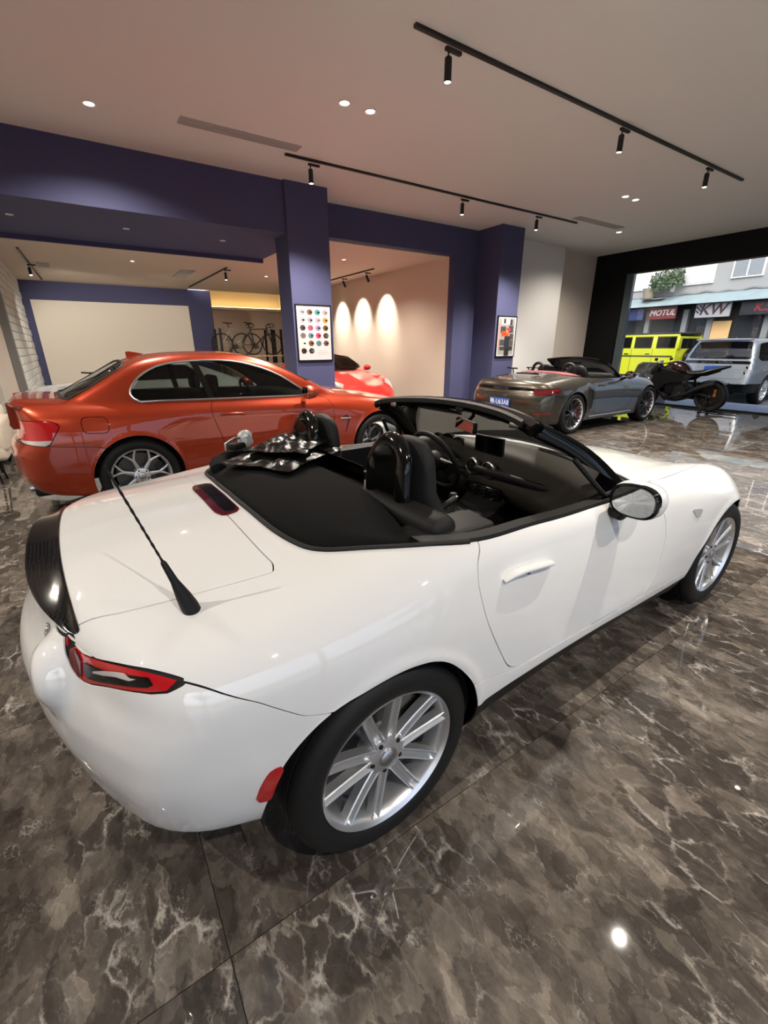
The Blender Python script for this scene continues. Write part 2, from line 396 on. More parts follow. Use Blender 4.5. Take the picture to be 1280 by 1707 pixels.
# ------------------------------------------------------------------ the showroom
def marble(name):
    m = bpy.data.materials.new(name); m.use_nodes = True; nt = m.node_tree; N = nt.nodes; L = nt.links; b = N['Principled BSDF']
    ge = N.new('ShaderNodeNewGeometry'); oi = N.new('ShaderNodeObjectInfo'); ad = N.new('ShaderNodeVectorMath'); ad.operation = 'ADD'
    sc = N.new('ShaderNodeVectorMath'); sc.operation = 'SCALE'; sc.inputs['Scale'].default_value = 37.
    cb = N.new('ShaderNodeCombineXYZ'); L.new(oi.outputs['Random'], cb.inputs[0]); L.new(oi.outputs['Random'], cb.inputs[1]); L.new(cb.outputs[0], sc.inputs[0])
    L.new(ge.outputs['Position'], ad.inputs[0]); L.new(sc.outputs[0], ad.inputs[1])
    mp = N.new('ShaderNodeMapping'); mp.inputs['Rotation'].default_value = (0,0,.9); mp.inputs['Scale'].default_value = (1.0,.62,1.0); L.new(ad.outputs[0], mp.inputs[0])
    def noise(s, d, src, rough=.55):
        n = N.new('ShaderNodeTexNoise'); n.inputs['Scale'].default_value = s; n.inputs['Detail'].default_value = d; n.inputs['Roughness'].default_value = rough; L.new(src, n.inputs['Vector']); return n
    dn = noise(7.0, 8, mp.outputs[0], .66); sub = N.new('ShaderNodeVectorMath'); sub.operation = 'SUBTRACT'; sub.inputs[1].default_value = (.5,.5,.5); L.new(dn.outputs['Color'], sub.inputs[0])
    s2 = N.new('ShaderNodeVectorMath'); s2.operation = 'SCALE'; s2.inputs['Scale'].default_value = .115; L.new(sub.outputs[0], s2.inputs[0])
    wv = N.new('ShaderNodeVectorMath'); wv.operation = 'ADD'; L.new(mp.outputs[0], wv.inputs[0]); L.new(s2.outputs[0], wv.inputs[1]); w = wv.outputs[0]
    def vor(s, feat):
        v = N.new('ShaderNodeTexVoronoi'); v.feature = feat; v.inputs['Scale'].default_value = s; L.new(w, v.inputs['Vector']); return v
    def ramp(src, stops):
        r = N.new('ShaderNodeValToRGB'); e = r.color_ramp.elements
        while len(e) < len(stops): e.new(.5)
        for el, (p, c) in zip(e, stops): el.position = p; el.color = (*c, 1) if len(c) == 3 else c
        L.new(src, r.inputs[0]); return r
    def mix(a, b_, f, mode='MIX'):
        x = N.new('ShaderNodeMix'); x.data_type = 'RGBA'; x.blend_type = mode
        for sock, v in ((x.inputs['A'], a), (x.inputs['B'], b_), (x.inputs['Factor'], f)):
            if isinstance(v, (int, float)): sock.default_value = v
            elif isinstance(v, tuple): sock.default_value = (*v, 1)
            else: L.new(v, sock)
        return x.outputs['Result']
    def math_(op, a, b_):
        x = N.new('ShaderNodeMath'); x.operation = op
        for i, v in enumerate((a, b_)):
            if isinstance(v, (int, float)): x.inputs[i].default_value = v
            else: L.new(v, x.inputs[i])
        return x.outputs[0]
    fine = noise(34, 8, w, .72).outputs[0]; med = noise(9, 8, w, .7).outputs[0]
    base = ramp(noise(3.0, 10, w, .72).outputs[0], [(.32,(.042,.037,.033)),(.5,(.098,.088,.079)),(.68,(.200,.183,.165))]).outputs[0]
    big = vor(4.2, 'F1'); sep = N.new('ShaderNodeSeparateColor'); L.new(big.outputs['Color'], sep.inputs[0])
    frag = ramp(sep.outputs[0], [(.0,(.52,.49,.46)),(.3,(.90,.88,.85)),(.7,(1.15,1.12,1.07)),(1.,(.74,.70,.66))]).outputs[0]
    c = mix(base, frag, .8, 'MULTIPLY')
    # clear-edged dark clasts gathered in loose bands, pale crystalline cement between them
    band = ramp(noise(2.1, 6, mp.outputs[0], .62).outputs[0], [(.47,(0,0,0)),(.55,(1,1,1))]).outputs[0]
    pe = vor(13., 'F1'); sp = N.new('ShaderNodeSeparateColor'); L.new(pe.outputs['Color'], sp.inputs[0]); pd = vor(13., 'DISTANCE_TO_EDGE')
    core = ramp(pd.outputs[0], [(.025,(0,0,0)),(.05,(1,1,1))]).outputs[0]
    tone = ramp(sp.outputs[1], [(.28,(0,0,0)),(.36,(1,1,1))]).outputs[0]
    cell = ramp(sp.outputs[0], [(.0,(.50,.48,.46)),(.30,(.85,.83,.81)),(.65,(1.10,1.09,1.07)),(1.,(1.45,1.43,1.40))]).outputs[0]
    c = mix(c, cell, .75, 'MULTIPLY')
    c4 = vor(31., 'F1'); s4 = N.new('ShaderNodeSeparateColor'); L.new(c4.outputs['Color'], s4.inputs[0])
    c = mix(c, ramp(s4.outputs[0], [(.0,(.62,.61,.60)),(.5,(1,1,1)),(1.,(1.35,1.33,1.30))]).outputs[0], .75, 'MULTIPLY')
    dark = math_('MULTIPLY', math_('MULTIPLY', core, tone), band)
    c = mix(c, (.036,.030,.027), math_('MULTIPLY', dark, .74))
    gap = ramp(pd.outputs[0], [(.0,(1,1,1)),(.04,(.45,.45,.45)),(.085,(0,0,0))]).outputs[0]
    crys = ramp(med, [(.50,(0,0,0)),(.60,(1,1,1))]).outputs[0]
    c = mix(c, (.40,.37,.34), math_('MULTIPLY', math_('MULTIPLY', math_('MULTIPLY', gap, band), crys), .85))
    for s, th, amt, lo in ((4.2,.005,.25,.58),(31.,.06,.55,.53),(62.,.08,.50,.50)):
        ed = vor(s, 'DISTANCE_TO_EDGE'); vein = ramp(ed.outputs[0], [(0.,(1,1,1)),(th,(0,0,0))]).outputs[0]
        gate = ramp(noise(2.3+s*.21, 5, w, .65).outputs[0], [(lo,(0,0,0)),(lo+.10,(1,1,1))]).outputs[0]
        f = math_('MULTIPLY', math_('MULTIPLY', vein, gate), amt); f = math_('MULTIPLY', f, crys)
        c = mix(c, (.42,.39,.36), f)
    c = mix(c, ramp(fine, [(.32,(.70,.70,.70)),(.68,(1.28,1.27,1.25))]).outputs[0], .7, 'MULTIPLY')
    L.new(c, b.inputs['Base Color']); b.inputs['Roughness'].default_value = .024; b.inputs['Specular IOR Level'].default_value = .5; b.inputs['IOR'].default_value = 1.52
    bn = noise(1.6, 2, ge.outputs['Position']); bp = N.new('ShaderNodeBump'); bp.inputs['Strength'].default_value = .045; bp.inputs['Distance'].default_value = .02; L.new(bn.outputs[0], bp.inputs['Height']); L.new(bp.outputs[0], b.inputs['Normal'])
    return m
M['marble'] = marble('brown_breccia_marble')
M['grout'] = mat('grout', (.02,.018,.016), .7)
M['ceiling'] = mat('ceiling_paint', (.63,.63,.61), .9, bump=(90,.04))
M['navy'] = mat('navy_paint', (.055,.059,.135), .75, bump=(120,.04))
M['cream'] = mat('cream_paint', (.66,.57,.47), .85, bump=(120,.03))
M['white_wall'] = mat('white_wall_paint', (.62,.61,.60), .85, bump=(120,.03))
M['tan_wall'] = mat('tan_wall_paint', (.55,.49,.43), .85, bump=(120,.03))
M['board'] = mat('projection_board', (.66,.61,.53), .8)
M['brick'] = mat('white_brick', (.62,.64,.62), .7, bump=(60,.25), var=(6,.12))
M['mortar'] = mat('mortar', (.30,.31,.30), .9)
M['frame_black'] = mat('window_frame_black', (.0035,.004,.005), .5, spec=.25)
M['frame_steel'] = mat('window_frame_steel', (.10,.13,.15), .4, metal=.5)
M['lamp_black'] = mat('lamp_black', (.008,.008,.008), .45)
M['vent'] = mat('vent_grey', (.40,.385,.36), .6)
M['bulb'] = mat('lamp_glow', (1,.9,.75), .5, emit=(1,.80,.56), es=30.)
M['bulb_dim'] = mat('lamp_glow_dim', (1,.9,.75), .5, emit=(1,.82,.60), es=9.)
M['led'] = mat('led_strip', (1,.8,.4), .5, emit=(1,.70,.24), es=9.)
M['pane'] = thin_glass('window_pane', (.93,.96,.97))
def st(name, b, m, label, smooth=False): return tag(b.build(name, m, None, smooth=smooth), label, None, None, 'structure')
def slab(name, x0, x1, y0, y1, z0, z1, m, label): return st(name, MB().box(((x0+x1)/2, (y0+y1)/2, (z0+z1)/2), (x1-x0, y1-y0, z1-z0)), m, label)
XL, XW, YB, ZC, ZB = -4.2, 12.4, -3.1, 3.72, 3.2
# floor: marble slabs on a dark bed
fl = slab('floor', XL, XW+.1, YB, 18.2, -.16, -.004, M['grout'], 'polished brown breccia marble floor of the showroom')
TX, TY = 2.4, 1.2
me0 = None
i0 = math.floor((XL-.02)/TX); j0 = math.floor((YB-.74)/TY)
for i in range(i0, 6):
    for j in range(j0, 15):
        x0, x1 = max(.02+i*TX, XL), min(.02+(i+1)*TX, XW); y0, y1 = max(.74+j*TY, YB), min(.74+(j+1)*TY, 18.2)
        if x1-x0 < .05 or y1-y0 < .05: continue
        g = .0012; full = abs(x1-x0-TX) < 1e-6 and abs(y1-y0-TY) < 1e-6
        if full and me0 is not None: me = me0
        else:
            o = MB().box((0,0,-.01), (x1-x0-2*g, y1-y0-2*g, .02)).build('marble_slab', M['marble'], None, smooth=False); me = o.data; bpy.data.objects.remove(o)
            if full: me0 = me
        o = link('marble_slab', me, None, fl); o.location = ((x0+x1)/2, (y0+y1)/2, 0)
# ceilings
slab('ceiling', XL, XW+.2, YB, 8.2, ZC, ZC+.15, M['ceiling'], 'warm beige plaster ceiling of the main showroom')
# navy beam over the left bay, with lip
slab('trim_1', XL, 3.4, 7.2, 9.40, 3.05, ZC, M['navy'], 'deep navy painted beam with lit underside across the left bay')
slab('trim_2', XL, 3.4, 9.40, 9.46, 2.985, ZC, M['navy'], 'thin navy lip along the rear edge of the beam')
slab('ceiling_rear', XL, 3.4, 9.46, 16.9, ZB, ZB+.12, M['cream'], 'cream ceiling of the rear left room')
slab('ceiling_niche', 3.4, 7.1, 8.0, 16.5, ZB+.001, ZB+.12, M['cream'], 'cream ceiling over the niche with the red car')
# navy columns, header, jamb
slab('wall_column_left', 3.0, 3.70, 7.15, 7.66, 0, ZC, M['navy'], 'navy blue square column carrying the helmet poster')
slab('trim_3', 3.70, 6.97, 7.8, 8.0, 3.215, ZC, M['navy'], 'navy header above the niche opening')
slab('wall_jamb', 6.97, 7.58, 7.8, 8.0, 0, ZC, M['navy'], 'navy wall strip right of the niche')
slab('wall_column_right', 7.58, 8.24, 7.13, 8.0, 0, ZC, M['navy'], 'navy blue square column with the racing poster')
slab('wall_white', 8.24, 10.56, 7.8, 8.3, 0, ZC, M['white_wall'], 'plain white wall right of the navy column')
slab('wall_tan', 10.56, XW, 8.12, 8.3, 0, ZC, M['tan_wall'], 'beige wall beside the black window frame')
slab('wall_niche', 6.97, 7.09, 8.0, 18.2, 0, ZB+.3, M['cream'], 'cream side wall of the niche washed by spotlights')
# rear left room
slab('wall_rear', -1.0, 4.10, 16.7, 16.9, 0, ZB, M['navy'], 'navy wall around the pale projection board')
bd = MB().box((1.275, 16.683, 1.56), (4.15, .03, 2.31)).build('projection_board', M['board'], None, smooth=False); tag(bd, 'large pale board mounted on the navy rear wall', 'board')
bw = slab('wall_brick', -1.12, -.985, 11.7, 16.7, 0, ZB, M['mortar'], 'white brick side wall of the rear left room')
bh, bl_ = .148, .46
ob = MB().box((0,0,0), (.03, bl_, bh), r=.008).build('brick', M['brick'], None, smooth=False); bme = ob.data; bpy.data.objects.remove(ob)
oh = MB().box((0,0,0), (.03, bl_/2-.006, bh), r=.008).build('brick', M['brick'], None, smooth=False); hme = oh.data; bpy.data.objects.remove(oh)
rnd = random.Random(4)
for r in range(20):
    y = 11.72; z = .08+r*.16; k = 0
    while y < 16.66:
        half = (k == 0 and r % 2 == 1); L_ = bl_/2-.006 if half else bl_
        if y+L_ > 16.70: break
        o = link('brick', hme if half else bme, None, bw); o.location = (-.980+rnd.uniform(-.004,.004), y+L_/2, z); y += L_+.014; k += 1
slab('wall_left_inner', -1.3, -1.121, 9.46, 16.7, 0, ZB, M['tan_wall'], 'beige wall at the left of the rear room')
# cove lit recess with the bicycles
slab('wall_cove', 4.10, 7.0, 18.0, 18.2, 0, 3.7, M['cream'], 'cream rear wall behind the bicycle rack')
slab('wall_cove_side', 4.0, 4.10, 16.9, 18.0, 0, 3.7, M['cream'], 'short side wall of the cove recess')
slab('ceiling_cove', 4.0, 7.0, 16.5, 18.2, 3.62, 3.74, M['cream'], 'raised ceiling above the glowing cove')
slab('wall_cove_drop', 4.10, 7.0, 16.5, 16.56, ZB, 3.7, M['cream'], 'upstand at the edge of the niche ceiling')
slab('trim_4', 4.10, 6.97, 17.55, 18.0, 2.72, 2.80, M['cream'], 'ledge that hides the yellow cove lighting')
o = MB().box((5.53, 17.78, 2.815), (2.8, .05, .02)).build('led_strip', M['led'], None, smooth=False); tag(o, 'yellow light strip lying on the cove ledge', 'light strip')
# outer walls
slab('wall_left', XL-.15, XL, YB, 9.46, 0, ZC, M['tan_wall'], 'beige wall at the far left of the showroom')
slab('wall_left_return', XL, -1.3, 9.46, 9.6, 0, ZC, M['tan_wall'], 'short wall left of the rear room')
# ---- street window
slab('trim_5', XW, XW+.22, YB, 8.12, 3.19, ZC, M['frame_black'], 'black fascia above the street window')
slab('trim_6', XW, XW+.22, 7.22, 8.12, 0, 3.19, M['frame_black'], 'broad black post at the left of the street window')
slab('trim_7', XW+.02, XW+.14, 7.02, 7.20, 0, 3.19, M['frame_steel'], 'grey steel upright of the street window')
slab('trim_8', XW+.02, XW+.12, YB, 7.02, -.01, .03, M['frame_black'], 'thin black sill rail of the street window')
wn = 0
for y0, y1 in ((5.42,7.02),(3.2,5.41),(.9,3.19),(-1.4,.89),(-2.7,-1.41)):
    wn += 1; w_ = slab('window_%d' % wn, XW+.07, XW+.082, y0+.004, y1-.004, .03, 3.19, M['pane'], 'tall frameless pane of the street window')
slab('trim_9', XW, XW+.2, YB, -2.7, 0, 3.19, M['frame_black'], 'black corner post at the right end of the street window')
# glazed side behind the photographer
slab('trim_10', XL, XW, YB-.2, YB, 3.35, ZC, M['frame_black'], 'black fascia above the side glazing')
for k, x in enumerate((XL, -1.45, 1.3, 4.05, 6.8, 9.6, XW-.1)):
    slab('trim_%d' % (11+k), x, x+.10, YB-.16, YB-.02, 0, 3.35, M['frame_black'], 'black upright of the side glazing')
for k in range(6):
    x0 = (XL, -1.45, 1.3, 4.05, 6.8, 9.6, XW-.1)[k]+.1; x1 = (XL, -1.45, 1.3, 4.05, 6.8, 9.6, XW-.1)[k+1]; wn += 1
    slab('window_%d' % wn, x0, x1, YB-.10, YB-.088, .02, 3.35, M['pane'], 'pane of the side glazing')
# ------------------------------------------------------------------ ceiling fittings
def spot(parent, loc, tgt, watts, ang, blend=.6, col=(1,.905,.79), size=.022, name='spot_light'):
    l = bpy.data.lights.new(name, 'SPOT'); l.energy = watts; l.spot_size = math.radians(ang); l.spot_blend = blend; l.color = col; l.shadow_soft_size = size
    o = bpy.data.objects.new(name, l); COL.objects.link(o); o.location = loc
    d = Vector(tgt)-Vector(loc); o.rotation_euler = d.to_track_quat('-Z', 'Y').to_euler()
    if parent is not None:
        o.parent = parent
    return o
def rail(x0, x1, y0, y1, z, label):
    d = Vector((x1-x0, y1-y0, 0)); L_ = d.length; m_ = tr((x0+x1)/2, (y0+y1)/2, z-.012) @ rot('Z', math.atan2(d.y, d.x))
    o = MB().box((0,0,0), (L_, .036, .024), m_).box((0,0,-.0125), (L_-.02, .012, .002), m_).build('ceiling_track', M['lamp_black'], None, smooth=False)
    return tag(o, label, 'light track', 'black ceiling light tracks')
def spotlamp(x, y, z, label, tilt=(0,0), watts=0, tgt=None, ang=60, glow='bulb', L_=.16, r=.030):
    o = empty('track_spotlight', (x, y, z), 0, label, 'spotlight', 'black cylinder spotlights on ceiling tracks')
    MB().box((.05,0,-.036), (.16,.034,.024), r=.003).build('track_adapter', M['lamp_black'], o)
    MB().lathe([(.007,0),(.007,-.07)], 8, 'z', tr(0,0,-.02)).build('stem', M['lamp_black'], o)
    m_ = tr(0,0,-.085) @ rot('X', tilt[0]) @ rot('Y', tilt[1])
    MB().lathe([(0,0),(r*.8,0),(r,-.008),(r,-L_),(r-.004,-L_),(r-.004,-L_+.012)], 22, 'z', m_).build('barrel', M['lamp_black'], o)
    MB().lathe([(r-.004,-L_+.004),(r*.5,-L_-.001),(0,-L_-.002)], 22, 'z', m_).build('lens', M[glow], o)
    if watts:
        p = m_ @ Vector((0,0,-L_-.012)); t = Vector(tgt)-Vector((x, y, z)) if tgt else (m_ @ Vector((0,0,-2)))
        spot(o, p, t, watts, ang, 1. if ang == 70 else .6)
    return o
PW = 270.
rail(2.62, 8.66, 3.515, 3.515, ZC, 'long black light track on the ceiling nearest the camera')
rail(2.68, 8.74, 6.28, 6.28, ZC, 'long black light track in front of the navy header')
rail(2.62, 8.66, .75, .75, ZC, 'black light track above the roadster beyond the top of the picture')
for x, lb in ((2.96,'lit spotlight at the near left end of the nearest track'),(5.48,'middle spotlight on the nearest ceiling track'),(7.57,'right spotlight on the nearest ceiling track')):
    spotlamp(x, 3.515, ZC-.024, lb, (.0,0), PW, (x+.2, 2.6, 0), 105)
for x, lb in ((3.02,'spotlight at the left end of the track by the navy column'),(5.70,'middle spotlight of the track before the navy header'),(7.55,'right spotlight of the track before the navy header')):
    spotlamp(x, 6.28, ZC-.024, lb, (.0,0), PW, (x, 6.0, 0), 120)
for x, lb in ((2.96,'spotlight on the overhead track above the roadster door'),(5.48,'spotlight on the overhead track ahead of the roadster'),(7.57,'spotlight at the far end of the overhead track')):
    spotlamp(x, .75, ZC-.024, lb, (.0,0), PW, (x+.1, .3, 0), 95)
def downlight(x, y, z, label, watts, glow='bulb', r=.048, ang=145, grp='round recessed ceiling downlights'):
    o = empty('downlight', (x, y, z), 0, label, 'downlight', grp)
    MB().lathe([(r,.0),(r+.014,-.001),(r+.014,-.005),(r,-.004),(r-.006,.0)], 26, 'z').build('trim_ring', M['white_plastic'], o)
    MB().lathe([(r,-.0015),(r*.5,-.0025),(0,-.003)], 22, 'z').build('lens', M[glow], o)
    if watts: spot(o, (0,0,-.012), (0,0,-2), watts, ang, .7)
    return o
DW = 205.
for x, y, lb in ((.595,6.22,'single downlight at the far left of the main ceiling'),(2.73,4.82,'left downlight of the pair between the two tracks'),(3.035,4.82,'right downlight of the pair between the two tracks'),
                 (7.99,4.89,'left downlight of the far right pair'),(8.30,4.89,'right downlight of the far right pair'),(10.22,6.27,'lone downlight near the street window'),
                 (-2.4,4.82,'left downlight of the pair above the brick bay side'),(-2.1,4.82,'right downlight of the pair above the brick bay side'),(-2.2,1.5,'downlight behind the photographer at the left'),(.4,-1.6,'downlight behind the photographer'),(3.2,-1.8,'downlight right of the photographer'),(8.1,-1.0,'downlight towards the street corner')):
    downlight(x, y, ZC, lb, DW if y > 4 else 175.)
for i, (x, y) in enumerate(((-.37,8.15),(.95,8.17),(2.32,8.2))):
    downlight(x, y, 3.05, ('unlit small downlight at the left of the beam underside','unlit small downlight in the middle of the beam underside','unlit small downlight near the column under the beam')[i], 0, 'vent', .03, grp='unlit downlights in the navy beam')
def vent(x0, x1, y0, y1, z, label, n=8):
    o = empty('ceiling_vent', ((x0+x1)/2, (y0+y1)/2, z), 0, label, 'vent', 'ceiling air vents'); a, b_ = (x1-x0), (y1-y0)
    MB().box((0,0,-.004), (a, b_, .008)).build('vent_frame', M['vent'], o, smooth=False)
    for k in range(n):
        y = -b_/2+b_*(k+.5)/n; MB().box((0,y,-.011), (a-.03, b_/n*.55, .006), None).build('vent_slat', M['vent'], o, smooth=False)
vent(1.40, 2.78, 5.98, 6.16, ZC, 'long grey slot vent on the main ceiling left of the tracks', 5)
vent(8.39, 9.90, 5.97, 6.15, ZC, 'long grey slot vent on the main ceiling by the street window', 5)
vent(-.36, -.12, 13.2, 13.9, ZB, 'small square vent in the rear ceiling by the left track', 5)
vent(2.50, 2.83, 12.6, 13.95, ZB, 'square vent in the rear ceiling by the right track', 6)
# rear room tracks
rail(-.54, -.40, 11.55, 16.2, ZB, 'black track on the rear ceiling at the left')
spotlamp(-.50, 13.3, ZB-.02, 'bright spotlight on the left rear track', (-.2,.0), 220, (1.2, 16.6, 0.6), 100)
rail(3.33, 3.30, 11.7, 15.9, ZB, 'black track on the rear ceiling before the cove')
spotlamp(3.30, 11.75, ZB-.02, 'spotlight at the near end of the right rear track', (0,0), 200, (2.0, 15.5, 0.), 100)
# niche wall washers
rail(6.34, 6.34, 10.0, 14.0, ZB, 'black track along the niche ceiling')
for k, y in enumerate((10.35, 11.55, 12.75)):
    spotlamp(6.34, y, ZB-.02, ('near niche spotlight aimed at the cream wall','second niche spotlight aimed at the cream wall','far niche spotlight aimed at the cream wall')[k], (0,-.45), 150, (6.97, y+.05, 2.15), 70)
downlight(5.2, 9.4, ZB, 'tiny downlight in the niche ceiling above the red car', 200, 'bulb', .035)
downlight(4.6, 12.6, ZB, 'tiny downlight deeper in the niche ceiling', 260, 'bulb', .035)
downlight(1.4, 12.0, ZB, 'small downlight in the middle of the rear ceiling', 200, 'bulb_dim', .035)
downlight(1.4, 10.2, ZB, 'small downlight of the rear ceiling behind the beam', 180, 'bulb_dim', .035)
# ------------------------------------------------------------------ white roadster: body surface
def roadster_solid():
    Wd = Sp1([(-.95,.66),(-.75,.735),(-.6,.785),(-.4,.832),(-.2,.858),(0,.868),(.2,.866),(.5,.853),(.9,.846),(1.3,.848),(1.7,.855),(2.0,.863),(2.31,.866),(2.6,.85),(2.85,.80),(3.2,.66)])
    zk = [.10,.2,.28,.36,.45,.55,.65,.72,.78,.83,.88,.95,1.05]
    D = Sp2(zk, {
        -.8: [.30,.22,.15,.085,.038,.01,0,.006,.02,.04,.07,.13,.25],
        -.35:[.20,.12,.065,.03,.01,0,0,.006,.022,.045,.08,.15,.3],
        0:   [.10,.06,.035,.015,.004,0,.002,.012,.032,.06,.10,.18,.3],
        .4:  [.12,.06,.01,.0,.0,.003,.012,.024,.040,.058,.083,.125,.2],
        .9:  [.13,.07,.01,-.006,.0,.010,.024,.038,.054,.070,.090,.125,.2],
        1.3: [.13,.07,.01,-.008,.0,.010,.024,.038,.054,.070,.092,.13,.2],
        1.7: [.12,.06,.015,.0,.0,.004,.014,.026,.044,.066,.11,.19,.3],
        2.31:[.10,.05,.025,.01,.002,0,.004,.02,.055,.11,.19,.3,.4],
        2.9: [.12,.06,.03,.01,.0,.0,.02,.06,.12,.2,.3,.4,.5]})
    yk = [0,.2,.4,.52,.6,.68,.76,.9]
    Zt = Sp2(yk, {
        -.95:[.84,.835,.82,.803,.788,.77,.75,.71],
        -.72:[.882,.878,.861,.842,.826,.808,.785,.74],
        -.55:[.908,.903,.883,.861,.844,.826,.802,.755],
        -.4: [.919,.914,.894,.873,.858,.842,.820,.775],
        -.2: [.925,.921,.904,.885,.873,.861,.842,.80],
        0:   [.936,.932,.916,.899,.890,.881,.865,.82],
        .4:  [.935,.934,.93,.922,.914,.906,.895,.86],
        .9:  [.92,.92,.915,.905,.895,.885,.873,.85],
        1.3: [.935,.928,.908,.892,.883,.876,.868,.85],
        1.5: [.908,.902,.885,.868,.860,.855,.848,.82],
        1.9: [.858,.853,.838,.828,.832,.836,.825,.77],
        2.31:[.795,.790,.780,.787,.803,.812,.790,.70],
        2.7: [.708,.703,.694,.698,.708,.70,.67,.6],
        3.0: [.585,.58,.57,.562,.55,.53,.5,.45],
        3.25:[.44,.44,.43,.42,.41,.40,.38,.35]})
    Xr = Sp1([(.05,-.72),(.15,-.745),(.22,-.765),(.3,-.785),(.42,-.808),(.52,-.822),(.6,-.824),(.66,-.812),(.72,-.78),(.78,-.752),(.84,-.733),(.9,-.714),(1.0,-.69)])
    Ar = Sp1([(.05,.44),(.3,.43),(.5,.41),(.65,.42),(.8,.34),(.88,.24),(1.,.15)])
    Xf = Sp1([(.05,2.92),(.2,3.03),(.3,3.08),(.45,3.10),(.55,3.08),(.65,3.02),(.75,2.9),(.9,2.7)])
    zb = Sp1([(-.9,.34),(-.6,.325),(-.35,.285),(-.2,.20),(0,.16),(.2,.17),(.5,.19),(1.6,.18),(2.31,.16),(2.8,.16),(3.2,.2)])
    def F(x, y, z):
        a = np.abs(y)
        side = a-(Wd(x)-D(x, z)); top = (z-Zt(x, a))*.96
        f = smax(side, top, .075)
        rear = (Xr(z)+Ar(z)*a*a-x)*.88
        f = smax(f, rear, .07)
        front = (x-(Xf(z)-.55*a*a-.5*a**6))*.85
        f = smax(f, front, .08)
        f = smax(f, zb(x)-z, .03)
        # raised tail of the boot lid and the flared arch lips
        r1 = np.hypot(x, z-.308); r2 = np.hypot(x-2.31, z-.308)
        lip = .006*np.exp(-((r1-.345)/.02)**2)+.006*np.exp(-((r2-.345)/.02)**2)
        # the round swelling inboard of each tail lamp
        bul = smax(np.hypot(a-.436, (z-.706)*.92)-.084, np.maximum((-.752-.12*(a-.43)-x)*.9, x+.55), .06)
        return smin(f-lip, bul, .035)
    return Solid(F)
